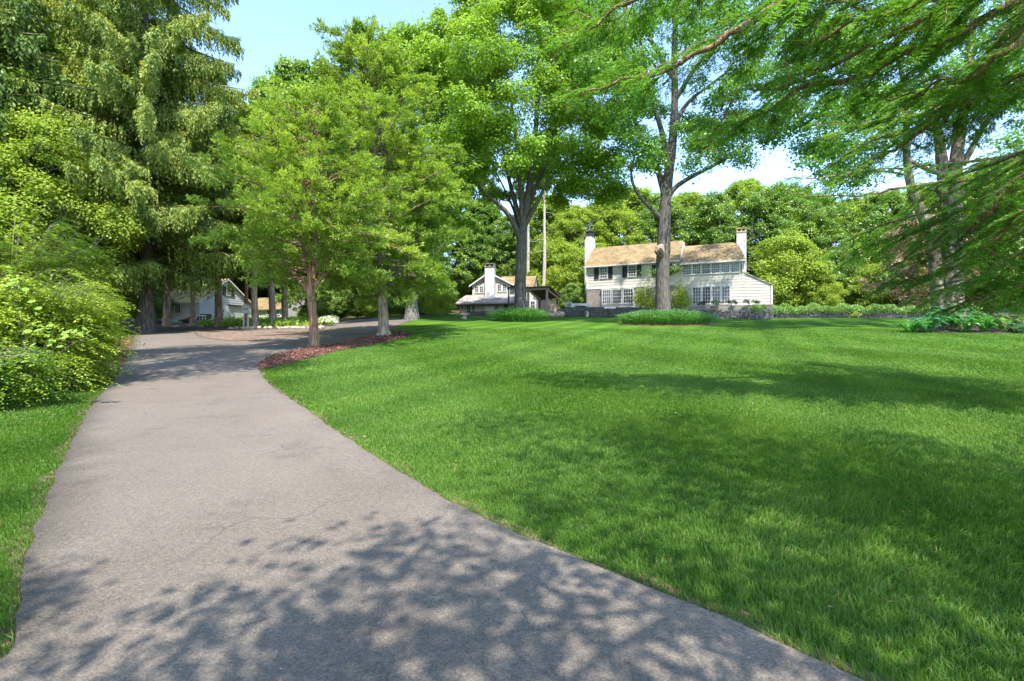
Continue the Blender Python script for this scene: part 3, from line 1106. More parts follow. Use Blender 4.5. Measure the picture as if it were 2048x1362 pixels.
# right block
for (x0, x1) in ((1366, 1382), (1385.3, 1401), (1404.2, 1420), (1423.5, 1439.3), (1443, 1458.7), (1462.2, 1478.6)):
    xc = (x0 + x1) / 2
    k = (xc - 1366) / 112
    window(house, H, H.s(x0 - 1.4), H.s(x1 + 1.4), zp(551 - 5.5 * k, xc), zp(529.5 - 6 * k, xc), 0, 4, 4, cas=.10, split=True)
for (x0, x1) in ((1386, 1401.8), (1405.4, 1421), (1424.6, 1440.3), (1443.8, 1460)):
    xc = (x0 + x1) / 2
    window(house, H, H.s(x0 - 2.1), H.s(x1 + 2.1), zp(609, xc), zp(573 - 3 * (xc - 1386) / 74, xc), 0, 3, 5, cas=.13, name='tall_window')


def chimney(root, fr, s0, s1, w0, w1, z0, z1, mat, capmat, caph=.35, shoulder=None):
    m = MB()
    m.fbox(fr, s0, s1, w0, w1, z0, z1)
    o = m.build('chimney', mat, root)
    c = MB()
    c.fbox(fr, s0 - .06, s1 + .06, w0 - .06, w1 + .06, z1 - .02, z1 + .1)
    t = .12
    h0, h1 = z1 + .1, z1 + caph
    for a, b, p, q in ((s0, s0 + t, w0, w1), (s1 - t, s1, w0, w1), ((s0 + s1) / 2 - t / 2, (s0 + s1) / 2 + t / 2, w0, w1)):
        c.fbox(fr, a, b, p, q, h0, h1)
    c.fbox(fr, s0 - .05, s1 + .05, w0 - .05, w1 + .05, h1, h1 + .07)
    c.build('chimney_cap', capmat, o)
    return o


m = MB()
ch = (H.s(1172, 3.5), H.s(1188.5, 3.5))
c0, c1 = ch
m.prism_s(H, [(c0, zt - 1), (c1, zt - 1), (c1, 14.1), (c1 - .22, 14.7), (c0 + .18, 14.7), (c0, 14.1)], 3.0, 4.0)
o = m.build('chimney', M['white_brick'], house)
m = MB()
m.fbox(H, c0 + .14, c1 - .18, 3.02, 3.98, 14.702, 15.3)
m.fbox(H, c0 + .06, c1 - .10, 2.94, 4.06, 15.302, 15.42)
m.build('flue', M['dark_metal'], o)
chimney(house, H, H.s(1473.5, 3.4), H.s(1492.5, 3.4), 3.0, 4.1, zt, 13.55, M['white_brick'], M['tan_stone'], .38)
m = MB()
m.fbox(H, sC + .02, sC + .4, 2.9, 4.2, zt, eB)
# downpipe
m2 = MB()
m2.tube([H(sC - .25, -.12, eB - .2), H(sC - .25, -.12, 8.75)], .05, 8)
m2.build('downpipe', M['white'], house)

# terrace
terr = MB()
terr.prism(H, [(-1.7, 3.5), (14, 3.5), (14, zt - .02), (-1.7, zt - .02)], -3.2, 19.9)
tag(terr.build('terrace', M['house_stone']), 'raised terrace the main house stands on', None, None, 'structure')


def stone_wall(name, label, pts, h_of, th, group=None, cat='wall', loose=True, top=None):
    """dry stone wall along a line of (x, y): individual stones packed as one mesh"""
    root_loc = np.array([*pts[0], float(T(*pts[0]))])
    m = MB()
    pts = np.asarray(pts, float)
    seg = np.linalg.norm(np.diff(pts, axis=0), axis=1)
    cum = np.concatenate([[0], np.cumsum(seg)])
    Ltot = cum[-1]

    def at(s_):
        x = np.interp(s_, cum, pts[:, 0])
        y = np.interp(s_, cum, pts[:, 1])
        i = min(np.searchsorted(cum, s_, 'right') - 1, len(seg) - 1)
        t = (pts[i + 1] - pts[i]) / seg[i]
        return x, y, t, np.array([-t[1], t[0]])
    # core
    n = max(2, int(Ltot / 1.0))
    ss = np.linspace(0, Ltot, n + 1)
    for a, b in zip(ss[:-1], ss[1:]):
        x0, y0, t, nn = at(a)
        x1, y1, t, nn = at(b - 1e-4)
        P = []
        for zz0 in (0, 1):
            for (x, y, q) in ((x0, y0, -1), (x1, y1, -1), (x1, y1, 1), (x0, y0, 1)):
                g = float(T(x, y))
                P.append((x + nn[0] * q * th * .38, y + nn[1] * q * th * .38, g - .3 if zz0 == 0 else g + h_of(a) * .94))
        m.hexa(P)
    s_ = 0
    z = 0
    row = 0
    hmax = max(h_of(x) for x in ss)
    while z < hmax:
        rh = rng.uniform(.13, .22)
        s_ = rng.uniform(-.2, 0)
        while s_ < Ltot:
            l = rng.uniform(.22, .6)
            if z + rh * .6 < h_of(min(max(s_, 0), Ltot)):
                x, y, t, nn = at(min(max(s_ + l / 2, 0), Ltot))
                g = float(T(x, y))
                off = -th * .42 + rng.uniform(-.04, .04)
                c = np.array([x + nn[0] * off, y + nn[1] * off, g + z + rh / 2])
                hx, hy, hz = l / 2 * .95, .10, rh / 2 * .93
                V = []
                for dz in (-1, 1):
                    for (dx, dy) in ((-1, -1), (1, -1), (1, 1), (-1, 1)):
                        j = rng.uniform(-.025, .025, 3)
                        V.append(c + np.array([t[0] * dx * hx + nn[0] * dy * hy, t[1] * dx * hx + nn[1] * dy * hy, dz * hz]) + j)
                m.hexa(V)
            s_ += l
        z += rh
    o = m.build(name, M['wall_stone'])
    return tag(o, label, cat, group)


wl = [base(1116, 54.5)[:2], base(1200, 54.2)[:2], base(1300, 52.5)[:2], base(1400, 50)[:2], base(1490, 48.5)[:2], base(1541, 48)[:2]]


def wall_h(s_):
    return .92 + .07 * math.sin(s_ * .9) + .10 * math.sin(s_ * .33)


stone_wall('stone_wall', 'dark dry stone retaining wall in front of the main house terrace', wl, wall_h, .6)
m = MB()
wl2 = [base(1546, 50)[:2], base(1660, 50.5)[:2], base(1760, 50)[:2], base(1860, 48)[:2], base(1960, 46)[:2]]
stone_wall('stone_wall', 'long low stone wall right of the main house, topped by a hedge', wl2, lambda s_: .72, .55)
wl3 = [base(942, 58)[:2], base(985, 57.5)[:2], base(1030, 57)[:2], base(1078, 56.5)[:2]]
stone_wall('stone_wall', 'low dark stone wall in front of the cottage, behind the maple', wl3, lambda s_: .55 + .06 * math.sin(s_), .5)


# ------------------------------------------------------------------ cottage
Cg = Frame((979 - CX) * 66 / F, 66.0, 10.0)
zc = 5.0
cot = thing('cottage', 'small cottage with wide white chimney and shingle roofs, left of the main house', 'house', Cg(0, 2, zc))
g0, g1, ga = Cg.s(945.5), Cg.s(1019), Cg.s(979)
zge, zga, zgb = zp(568, 945, 0, Cg), zp(545, 979, 0, Cg), zp(592, 946, 0, Cg)
zrid = 10.55
r1 = Cg.s(1070.5, 4.0)
m = MB()
m.prism_s(Cg, [(g0, zc - 1), (g1, zc - 1), (g1, zge - .05), (ga, zga - .1), (g0, zge - .05)], .03, 6)
m.prism(Cg, [(1.03, zc - 1), (7.5, zc - 1), (7.5, 8.6), (4.2, zrid - .15), (1.03, 8.6)], g1 - 2, r1)
boards(m, Cg, lambda z: g0 if z < zge else g0 + (ga - g0) * (z - zge) / (zga - zge), lambda z: g1 if z < zge else g1 + (ga - g1) * (z - zge) / (zga - zge), zgb, zga - .12, 0, .3, .05)
boards(m, Cg, lambda z: Cg.s(1049, .9), lambda z: r1, zc - .5, 8.55, 1.0, .3, .05)
m.build('wall', M['siding'], cot)
# lower wall under the porch
l0, l1 = Cg.s(926, -.3), Cg.s(1030, -.3)
m = MB()
boards(m, Cg, lambda z: l0, lambda z: l1, zc - .6, 6.9, -.35, .3, .03)
m.fbox(Cg, l0, l1, -.32, -.005, zc - 1, 6.9)
o = m.build('porch_wall', M['siding'], cot)
# gable roof of the front
m = MB()
za, ze = zga + .05, zge - .12
slab(m, [Cg(g0 - .35, -.4, ze - .1), Cg(ga, -.4, za), Cg(ga, 6, za), Cg(g0 - .35, 6, ze - .1)], .12)
slab(m, [Cg(ga + .004, -.4, za), Cg(g1 + .6, -.4, ze - .05), Cg(g1 + .6, 6, ze - .05), Cg(ga + .004, 6, za)], .12)
m.build('front_gable_roof', M['roof_tan'], cot)
m = MB()
slab(m, [Cg(g0 - .4, -.46, ze - .12), Cg(ga, -.46, za - .02), Cg(ga, -.402, za - .02), Cg(g0 - .4, -.402, ze - .12)], .2)
slab(m, [Cg(ga + .004, -.46, za - .02), Cg(g1 + .65, -.46, ze - .07), Cg(g1 + .65, -.402, ze - .07), Cg(ga + .004, -.402, za - .02)], .2)
m.fbox(Cg, g0 - .02, g0 + .16, -.07, .02, zgb, zge - .3)
m.fbox(Cg, g1 - .14, g1 + .03, -.07, .02, zgb, zge - .3)
m.build('rake_board', M['white'], cot)
gable_roof(cot, Cg, g1 - 1.8, r1 + .15, g1 - 1.8, r1 + .15, 8.55, zrid, .72, 4.2, 7.9, .13, M['roof_tan'], 'main_roof')
m = MB()
boards(m, lambda s_, w, z: Cg(r1 - w, s_, z), lambda z: 1.0 if z < 8.55 else 1.0 + 3.2 * (z - 8.55) / (zrid - 8.55), lambda z: 7.5 if z < 8.55 else 7.5 - 3.3 * (z - 8.55) / (zrid - 8.55), zc, zrid - .25, -.03, .3, .05)
m.build('end_wall', M['white'], cot)
# lean-to porch roof
m = MB()
pe0, pe1 = Cg.s(907, -2.2), Cg.s(1052, -2.2)
pt0, pt1 = Cg.s(932, -.05), Cg.s(1052, -.05)
zpe, zpt = 6.42, 7.62
slab(m, [Cg(pe0, -2.2, zpe), Cg(pe1, -2.2, zpe), Cg(pt1, -.05, zpt), Cg(pt0, -.05, zpt)], .14)
slab(m, [Cg(pe0, -2.2, zpe), Cg(pt0, -.055, zpt), Cg(pt0, 2, zpt), Cg(pe0, 4, zpe)], .14)
m.build('porch_roof', M['roof_grey'], cot)
m = MB()
m.fbox(Cg, pe0 + .2, pe1, -2.0, -1.86, zpe - .3, zpe - .14)
for px_ in (921.5, 1047):
    q = Cg.s(px_, -1.9)
    m.fbox(Cg, q - .11, q + .11, -2.0, -1.8, zc - .9, zpe - .3)
m.build('porch_post', M['beam'], cot)
for (x0, x1, y0, y1, w, cols) in ((949, 968, 571.5, 586.5, 0, 4), (994, 1014, 567.5, 583.5, 0, 4)):
    xc = (x0 + x1) / 2
    xm = (x0 + x1) / 2
    window(cot, Cg, Cg.s(x0), Cg.s(xm), zp(y1, xc, 0, Cg), zp(y0, xc, 0, Cg), w, 2, 3, cas=.12)
    window(cot, Cg, Cg.s(xm) + .002, Cg.s(x1), zp(y1, xc, 0, Cg), zp(y0, xc, 0, Cg), w, 2, 3, cas=.12)
for (x0, x1, y0, y1) in ((933, 942.5, 610.5, 627), (942.6, 952, 610.5, 627), (976.5, 987, 609.5, 622), (987.1, 997.5, 609.5, 622)):
    window(cot, Cg, Cg.s(x0, -.36), Cg.s(x1, -.36), zp(y1, x0, -.36, Cg), zp(y0, x0, -.36, Cg), -.36, 2, 3, cas=.11)
m = MB()
m.fbox(Cg, Cg.s(1008, -.4), Cg.s(1016, -.4), -.46, -.36, zc - .5, 6.5)
d_ = m.build('door', M['dark_metal'], cot)
m = MB()
m.fbox(Cg, Cg.s(1001.5, -.4), Cg.s(1007.9, -.4), -.47, -.36, zc - .5, 6.6)
m.fbox(Cg, Cg.s(1016.1, -.4), Cg.s(1018, -.4), -.47, -.36, zc - .5, 6.6)
m.build('door_frame', M['white'], cot)
m = MB()
m.fbox(Cg, Cg.s(1014.5, -.2), Cg.s(1014.5, -.2) + .02, -.1, -.08, 8, 8.01)
window(cot, Cg, Cg.s(1050.5, .9), Cg.s(1057, .9), zc - .2, zp(599, 1054, .9, Cg), .9, 1, 4, cas=.14, name='side_light')
window(cot, Cg, Cg.s(1059, .9), Cg.s(1072.5, .9), zc - .2, zp(600, 1066, .9, Cg), .9, 2, 4, cas=.2, name='french_door')
m = MB()
chimney(cot, Cg, Cg.s(969.5, -.9), Cg.s(988.5, -.9), -.9, -.06, zc - .6, 11.15, M['white_brick'], M['stone'], .42)
m = MB()
q = Cg.s(1017.2, -2.5)
m.tube([Cg(q, -2.5, zc - .9), Cg(q, -2.5, 8.0)], .09, 10)
m.tube([Cg(q, -2.5, 8.0), Cg(q, -2.5, 8.35)], .16, 10)
m.build('stove_pipe', M['dark_metal'], cot)

# ------------------------------------------------------------------ open pavilion
Pv = Frame(*(base(1085, 60)[:2]), 14.0)
zv = float(T(*base(1085, 60)[:2])) - .05
pav = thing('pavilion', 'open timber pavilion with a steep mono pitch roof, between cottage and main house', 'pavilion', Pv(0, 0, zv))
hA, hB = zp(580, 1075, 0, Pv), zp(595, 1118, 0, Pv)
m = MB()
slab(m, [Pv(Pv.s(1051), -.3, zp(573.5, 1051, -.3, Pv)), Pv(Pv.s(1101, -.3), -.3, zp(571.5, 1101, -.3, Pv)), Pv(Pv.s(1122, 3.2), 3.2, zp(593, 1122, 3.2, Pv)), Pv(Pv.s(1076, 3.2), 3.2, zp(597.5, 1076, 3.2, Pv))], .16)
m.build('roof', M['beam'], pav)
for (px_, w_, py_, mat) in ((1056.5, 0, 579, 'beam_pale'), (1094, 0, 580, 'beam_pale'), (1079, 3.0, 599, 'beam'), (1114, 3.0, 598, 'beam')):
    q = Pv.s(px_, w_)
    mm = MB()
    mm.fbox(Pv, q - .13, q + .13, w_ - .1, w_ + .1, zv - .5, zp(py_, px_, w_, Pv))
    mm.build('post', M[mat], pav)
for (p0, p1) in (((1057, 581), (1080, 598)), ((1092.5, 577), (1117, 596))):
    a = Pv(Pv.s(p0[0], -.12), -.12, zp(p0[1], p0[0], -.12, Pv))
    b = Pv(Pv.s(p1[0], 2.9), 2.9, zp(p1[1], p1[0], 2.9, Pv))
    mm = MB()
    mm.tube([a, b], .14, 4)
    mm.build('rafter', M['beam_pale'], pav)
mm = MB()
mm.tube([Pv(Pv.s(1053, -.1), -.1, zp(579.5, 1053, -.1, Pv)), Pv(Pv.s(1098, -.1), -.1, zp(577, 1098, -.1, Pv))], .13, 4)
mm.build('header_beam', M['beam_pale'], pav)

# fence behind it
fe = thing('board_fence', 'pinkish weathered board fence behind the open pavilion', 'fence', base(1105, 64))
Ff = Frame(*(base(1079, 64)[:2]), 5.0)
m = MB()
s_ = 0
f1 = Ff.s(1141)
while s_ < f1:
    zb_ = float(T(*Ff(s_, 0, 0)[:2]))
    m.fbox(Ff, s_, s_ + .17, -.02, .03, zb_ - .1, 6.75 + rng.uniform(-.01, .01))
    s_ += .176
m.build('fence_board', M['board_pink'], fe)
m = MB()
m.fbox(Ff, 0, f1, .032, .09, 5.6, 5.7)
m.fbox(Ff, 0, f1, -.04, .08, 6.77, 6.83)
m.build('rail', M['beam'], fe)
mm = thing('trellis', 'square timber lattice standing at the fence under the pavilion', 'trellis', base(1102, 62.5))
Ft = Frame(*(base(1096.5, 62.5)[:2]), 5.0)
m = MB()
t1 = Ft.s(1112)
for k in range(5):
    c = t1 * k / 4
    m.fbox(Ft, c - .035, c + .035, 0, .04, 4.6, 6.55)
for k in range(7):
    c = 4.75 + k * .29
    m.fbox(Ft, -.05, t1 + .05, -.035, 0, c - .035, c + .035)
m.build('lattice', M['board_pink'], mm)

# white patio table beside the house
pt_ = thing('patio_table', 'white box shaped outdoor table at the left end of the main house', 'table', base(1163, 57))
Fp = Frame(*(base(1143, 57)[:2]), 8.0)
zpz = zp(617.5, 1160, 0, Fp)
q1 = Fp.s(1184)
m = MB()
m.fbox(Fp, 0, q1, 0, 1.0, zpz + .50, zpz + .62)
m.build('tabletop', M['white'], pt_)
for a in (0.0, q1 - .35):
    for w_ in (0.02, .85):
        m = MB()
        m.fbox(Fp, a, a + .35, w_, w_ + .13, zpz - .6, zpz + .498)
        m.build('leg', M['white'], pt_)
m = MB()
m.fbox(Fp, .352, q1 - .352, .02, .1, zpz + .02, zpz + .16)
m.fbox(Fp, .352, q1 - .352, .02, .1, zpz + .36, zpz + .498)
m.build('apron', M['white'], pt_)
# dark gate pillar next to it
gp = thing('garden_gate', 'small grey arched garden gate between fence and white table', 'gate', base(1137, 59))
Fg = Frame(*(base(1133, 59)[:2]), 8.0)
g_1 = Fg.s(1141.5)
zg = zp(617, 1137, 0, Fg)
m = MB()
for k in range(6):
    c = g_1 * k / 5
    m.fbox(Fg, c - .02, c + .02, 0, .03, zg - .6, zg + .75 + .2 * math.sin(math.pi * k / 5))
m.fbox(Fg, 0, g_1, -.02, .0, zg + .1, zg + .16)
m.fbox(Fg, 0, g_1, -.02, .0, zg + .6, zg + .66)
m.build('gate_leaf', M['siding_grey'], gp)
for c in (-.08, g_1 + .08):
    m = MB()
    m.fbox(Fg, c - .05, c + .05, -.05, .05, zg - .8, zg + .85)
    m.build('post', M['siding_grey'], gp)

# ------------------------------------------------------------------ garage
G = Frame((400 - CX) * 60 / F, 60.0, 18.8)
zg0 = 3.62
gar = thing('garage', 'grey clapboard garage with mossy shingle roof behind the tree trunks', 'garage', G(-3, 3.7, zg0))
gE, gR, gW, gL = 6.46, 9.42, 7.5, -6.8
m = MB()
m.prism(G, [(.03, zg0 - .6), (gW, zg0 - .6), (gW, gE), (gW / 2, gR - .1), (.03, gE)], gL, -.03)
boards(m, G, lambda z: gL, lambda z: 0, zg0 - .3, gE - .05, 0, .28, .045)
Gg = lambda a, w, z: G(-w, a, z)
Gg.s = None


class GF:
    def __call__(s, a, w, z):
        return G(-w, a, z)

    def s(s, px, w=0.0):
        u = (px - CX) / F
        o = G.o - G.e * w
        return (u * o[1] - o[0]) / (G.b[0] - u * G.b[1])

    def z(s, py, a, w=0.0):
        return EYE - (py - HY) * s(a, w, 0)[1] / F


Gf = GF()
boards(m, Gf, lambda z: 0.02 if z < gE else gW / 2 * (z - gE) / (gR - gE), lambda z: gW if z < gE else gW - gW / 2 * (z - gE) / (gR - gE), zg0 - .3, gR - .1, 0, .28, .045)
m.build('wall', M['siding_grey'], gar)
gable_roof(gar, G, gL - .3, .28, gL - .3, .28, gE - .18, gR + .05, -.35, gW / 2, gW + .35, .13, M['roof_moss'])
m = MB()
m.fbox(G, gL - .3, .26, -.46, -.352, gE - .34, gE - .2)
m.build('gutter', M['white'], gar)
m = MB()
for sg in (0, 1):
    a0, a1 = (-.42, gW / 2) if sg == 0 else (gW + .42, gW / 2)
    slab(m, [Gf(a0, -.34, gE - .24), Gf(a1, -.34, gR + .02), Gf(a1, -.285, gR + .02), Gf(a0, -.285, gE - .24)], .2)
m.fbox(Gf, .0, .14, -.06, .03, zg0 - .3, gE - .3)
m.fbox(G, -.14, -.02, -.062, .02, zg0 - .3, gE - .36)
m.build('trim_board', M['white'], gar)
window(gar, G, G.s(350.5), G.s(363.5), zp(627, 357, 0, G), zp(607, 357, 0, G), 0, 3, 4, cas=.11)
zq = lambda py, px: Gf.z(py, Gf.s(px), 0)
window(gar, Gf, Gf.s(451), Gf.s(461.5), zq(591.5, 456), zq(575, 456), 0, 3, 4, cas=.13)
shutter(gar, Gf, Gf.s(444.8), Gf.s(450.7), zq(591.5, 456), zq(574, 456), 0)
shutter(gar, Gf, Gf.s(461.8), Gf.s(467.5), zq(592, 456), zq(575, 456), 0)
m = MB()
d0, d1 = Gf.s(456), Gf.s(494)
for k in range(4):
    m.fbox(Gf, d0 + .02, d1, -.075, -.05, zg0 + .62 * k - .2, zg0 + .62 * k + .40)
m.build('garage_door', M['siding_grey'], gar)
m = MB()
m.fbox(Gf, d0 - .1, d0, -.10, .02, zg0 - .3, zg0 + 2.42)
m.fbox(Gf, Gf.s(445.5), Gf.s(445.5) + .1, -.10, .02, zg0 - .3, zg0 + 2.3)
m.build('door_frame', M['white'], gar)
m = MB()
m.fbox(Gf, d0 - .1, d1 + .1, -.30, .0, zg0 + 2.45, zg0 + 2.58)
m.build('door_hood', M['shutter'], gar)
m = MB()
m.fbox(Gf, Gf.s(445.5) + .11, d0 - .11, -.075, -.04, zg0 - .3, zg0 + 2.2)
dd_ = m.build('side_door', M['white'], gar)
m = MB()
m.rock(Gf(Gf.s(445.8) - .1, -.2, zg0 + 1.75), (.07, .07, .14), 8, 6, .02)
m.build('wall_lamp', M['dark_metal'], gar)

# low outbuilding to the right of it
Ob = Frame(*(base(520, 68)[:2]), 20)
zo = float(T(*base(545, 68)[:2]))
outb = thing('outbuilding', 'low white outbuilding with tan roof, half hidden behind trunks right of the garage', 'shed', Ob(2, 2, zo))
o1 = Ob.s(568)
zoe, zor = zp(617, 540, 0, Ob), zp(595, 540, 3, Ob)
m = MB()
m.prism(Ob, [(.03, zo - .6), (6, zo - .6), (6, zoe), (3, zor - .1), (.03, zoe)], -3, o1)
boards(m, Ob, lambda z: -3, lambda z: o1, zo - .4, zoe - .05, 0, .28, .03)
m.build('wall', M['white'], outb)
gable_roof(outb, Ob, -3.3, o1 + .3, -3.3, o1 - .8, zoe - .1, zor, -.35, 3, 6.35, .13, M['roof_tan'])
window(outb, Ob, Ob.s(534.5), Ob.s(544), zo + .7, zo + 1.5, 0, 2, 2, cas=.09)
window(outb, Ob, Ob.s(553), Ob.s(560.5), zo + .7, zo + 1.75, 0, 2, 2, cas=.09)
m = MB()
m.fbox(Ob, Ob.s(546.2), Ob.s(551), -.07, -.02, zo - .3, zo + 1.95)
m.build('door', M['dark_metal'], outb)

# ------------------------------------------------------------------ small things by the garage
def gthing(name, label, cat, px, d, group=None):
    return thing(name, label, cat, base(px, d), group)


ac = gthing('air_conditioner', 'dark box shaped air conditioning unit against the garage gable wall', 'air conditioner', 412, 59)
b = base(412, 59)
m = MB()
m.box(b + [-.42, -.4, .02], b + [.42, .4, .95])
m.build('housing', M['dark_metal'], ac)
m = MB()
for k in range(9):
    m.box(b + [-.36, -.425, .12 + k * .085], b + [.36, -.402, .16 + k * .085])
m.build('grille', M['shutter'], ac)
m = MB()
m.box(b + [-.45, -.43, .952], b + [.45, .43, 1.0])
m.build('lid', M['dark_metal'], ac)
bn = gthing('wire_crate', 'white barred animal crate between the log pile and dark unit', 'crate', 399.5, 57.5)
b = base(399.5, 57.5)
m = MB()
for x in (-.5, -.17, .17, .46):
    m.box(b + [x, -.35, 0], b + [x + .05, -.30, .78])
    m.box(b + [x, .30, 0], b + [x + .05, .35, .78])
m.box(b + [-.52, -.36, .78], b + [.53, .36, .9])
m.build('crate_frame', M['white'], bn)
m = MB()
m.box(b + [-.48, -.28, .02], b + [.48, .28, .76])
m.build('crate_lining', M['dark_metal'], bn)
lp = gthing('firewood_pile', 'heap of split firewood at the foot of the leaning trunk by the garage', 'firewood', 379, 55)
b = base(379, 55)
for k in range(26):
    th = rng.uniform(-.5, .5)
    c = b + np.array([rng.uniform(-.75, .75), rng.uniform(-.4, .4), 0])
    hgt = .1 + .75 * max(0, 1 - abs(c[0] - b[0]) / .95) * rng.uniform()
    c[2] += hgt
    mm = MB()
    a = np.array([math.cos(th), math.sin(th) * .6 + .4, rng.uniform(-.2, .2)]) * .24
    mm.tube([c - a, c + a], rng.uniform(.07, .12), 6, .12)
    mm.add([c - a + v for v in ((.05, 0, .05), (-.05, 0, .05), (-.05, 0, -.05), (.05, 0, -.05))], [(0, 1, 2, 3)])
    mm.build('log', M['bark_red' if k % 3 else 'bark_dark'], lp)
lg = MB()
pts = np.array([base(250, 52.5), base(290, 52.6), base(338, 52.8)]) + [0, 0, .22]
lg.tube(pts, [.27, .25, .2], 12, .1)
lg.tube([pts[2] + [-.5, 0, .1], pts[2] + [-.2, -.2, .5], pts[2] + [.05, -.3, .62]], [.1, .07, .03], 6, .1)
tag(lg.build('fallen_log', M['bark_dark'], None, True), 'dark fallen log lying along the far edge of the driveway', 'log')

sg = gthing('sign', 'white sign board with small grey lettering on two white posts in the island bed', 'sign', 491.5, 39)
b = base(491.5, 39)
S_ = 39 / F
for x in (-.16, .18):
    m = MB()
    m.box(b + [x - .045, -.045, -.2], b + [x + .045, .045, 28 * S_])
    m.build('post', M['white'], sg)
m = MB()
zs0, zs1 = EYE - (627 - HY) * S_, EYE - (610.5 - HY) * S_
m.prism_s(Frame(b[0], b[1] - .09, 0), [(-.29, zs0), (.27, zs0), (.27, zs1), (.12, zs1 + .02), (.05, zs1 + .09), (-.06, zs1 + .09), (-.13, zs1 + .02), (-.29, zs1)], 0, .04)
bd = m.build('sign_board', M['white'], sg)
m = MB()
for k, (x0, x1, z0, z1) in enumerate(((-.17, -.02, .33, .37), (0, .1, .33, .37), (.12, .2, .29, .42), (-.12, .08, .27, .29))):
    m.box((b[0] + x0, b[1] - .096, zs0 + z0), (b[0] + x1, b[1] - .0915, zs0 + z1))
m.build('lettering', M['dark_metal'], bd)
pole = MB()
b = base(492, 41)
pole.tube([b - [0, 0, .2], b + [.02, 0, 1.5], b + [0.05, 0, (657 - 543) * .041]], [.16, .15, .11], 10, .05)
tag(pole.build('old_post', M['rust_wood'], None, True), 'tall rust brown weathered post right behind the white sign', 'post')

be = gthing('stone_bench', 'grey stone slab bench in the shade behind the white flowers', 'bench', 657, 52)
b = base(657, 52)
m = MB()
m.box(b + [-.6, -.22, .40], b + [.6, .22, .5])
m.build('seat', M['stone'], be)
for x in (-.42, .42):
    m = MB()
    m.box(b + [x - .09, -.18, -.1], b + [x + .09, .18, .398])
    m.build('leg', M['stone'], be)
wp = MB()
b = base(675.5, 51)
wp.box(b + [-.1, -.1, -.1], b + [.1, .1, .55])
wp.box(b + [-.13, -.13, .55], b + [.13, .13, .62])
tag(wp.build('marker_post', M['white']), 'short white stone post beside the shaded driveway, right of the bench', 'post')

ln = gthing('stone_lantern', 'squat tan stone lantern with a rounded cap on the lawn before the cottage', 'lantern', 928, 47)
b = base(928, 47)
m = MB()
m.rock(b + [0, 0, .14], (.27, .27, .2), 10, 6, .08)
m.build('base', M['tan_stone'], ln)
m = MB()
m.rock(b + [0, 0, .30], (.17, .17, .12), 8, 5, .05)
m.build('light_box', M['bark_red'], ln)
m = MB()
m.rock(b + [0, 0, .46], (.43, .40, .17), 12, 6, .06)
m.build('cap', M['tan_stone'], ln)
for px_, d_, r_, lab in ((1114, 53.2, (.75, .5, .5), 'heap of tan rocks at the left end of the terrace wall'), (1174.5, 53.3, (.19, .17, .4), 'single upright tan rock at the foot of the terrace wall')):
    b = base(px_, d_)
    mm = MB()
    if r_[0] > .5:
        for k in range(9):
            c = b + np.array([rng.uniform(-.8, .7), rng.uniform(-.3, .3), 0])
            c[2] += .12 + .5 * max(0, (c[0] - b[0] + .8) / 1.5) * rng.uniform(.3, 1)
            mm.rock(c, rng.uniform(.16, .36, 3), 9, 6, .2)
    else:
        mm.rock(b + [0, 0, .28], r_, 9, 6, .15)
    tag(mm.build('rock', M['tan_stone']), lab, 'rock')

# stones edging the island
for k, px_ in enumerate(np.linspace(463, 640, 17)):
    x, y = hit(px_ + rng.uniform(-3, 3), 658.2 + rng.uniform(-.6, .6))
    mm = MB()
    s_ = rng.uniform(.16, .30)
    mm.rock((x, y, float(T(x, y)) + .10), (s_, s_ * .7, s_ * .55), 9, 6, .2)
    tag(mm.build('edging_stone', M['tan_stone']), 'one of the pale stones edging the front of the island bed', 'stone', 'pale stones edging the island bed')
# ------------------------------------------------------------------ low plants
def blade_clump(name, label, cat, px, d, rx, ry, hgt, n, wd, mat, group=None, droop=.5):
    root = thing(name, label, cat, base(px, d), group)
    c = base(px, d)
    r = np.sqrt(rng.uniform(0, 1, n))
    th = rng.uniform(0, 6.283, n)
    P = np.stack([c[0] + np.cos(th) * r * rx, c[1] + np.sin(th) * r * ry], 1)
    z = T(P[:, 0], P[:, 1])
    b0 = np.stack([P[:, 0], P[:, 1], z], 1)
    out = np.stack([np.cos(th) * r, np.sin(th) * r, 0 * r], 1) + rng.normal(size=(n, 3)) * [.5, .5, 0]
    h = hgt * rng.uniform(.5, 1.2, n) * (1 - .45 * r ** 2)
    sd = nrm(np.cross(out + [0, 1e-3, 0], UP)) * .5
    phi = rng.uniform(0, 6.28, n)
    sd = np.stack([np.cos(phi), np.sin(phi), 0 * phi], 1) * .5
    w = (wd * rng.uniform(.6, 1.3, n))[:, None]
    p1 = b0 + UP * (h * .6)[:, None] + out * (h * .25)[:, None]
    p2 = p1 + UP * (h * .32)[:, None] + out * (h * .4)[:, None]
    p3 = p2 + out * (h * .35 * droop)[:, None] - UP * (h * .22 * droop)[:, None]
    t = .45 + rng.normal(size=n) * .17
    V = [np.stack([b0 - sd * w, b0 + sd * w, p1 + sd * w, p1 - sd * w], 1), np.stack([p1 - sd * w, p1 + sd * w, p2 + sd * w * .8, p2 - sd * w * .8], 1),
         np.stack([p2 - sd * w * .8, p2 + sd * w * .8, p3 + sd * w * .1, p3 - sd * w * .1], 1)]
    quads_mesh('foliage', np.concatenate(V), np.concatenate([t, t + .05, t + .1]), mat, root)
    return root


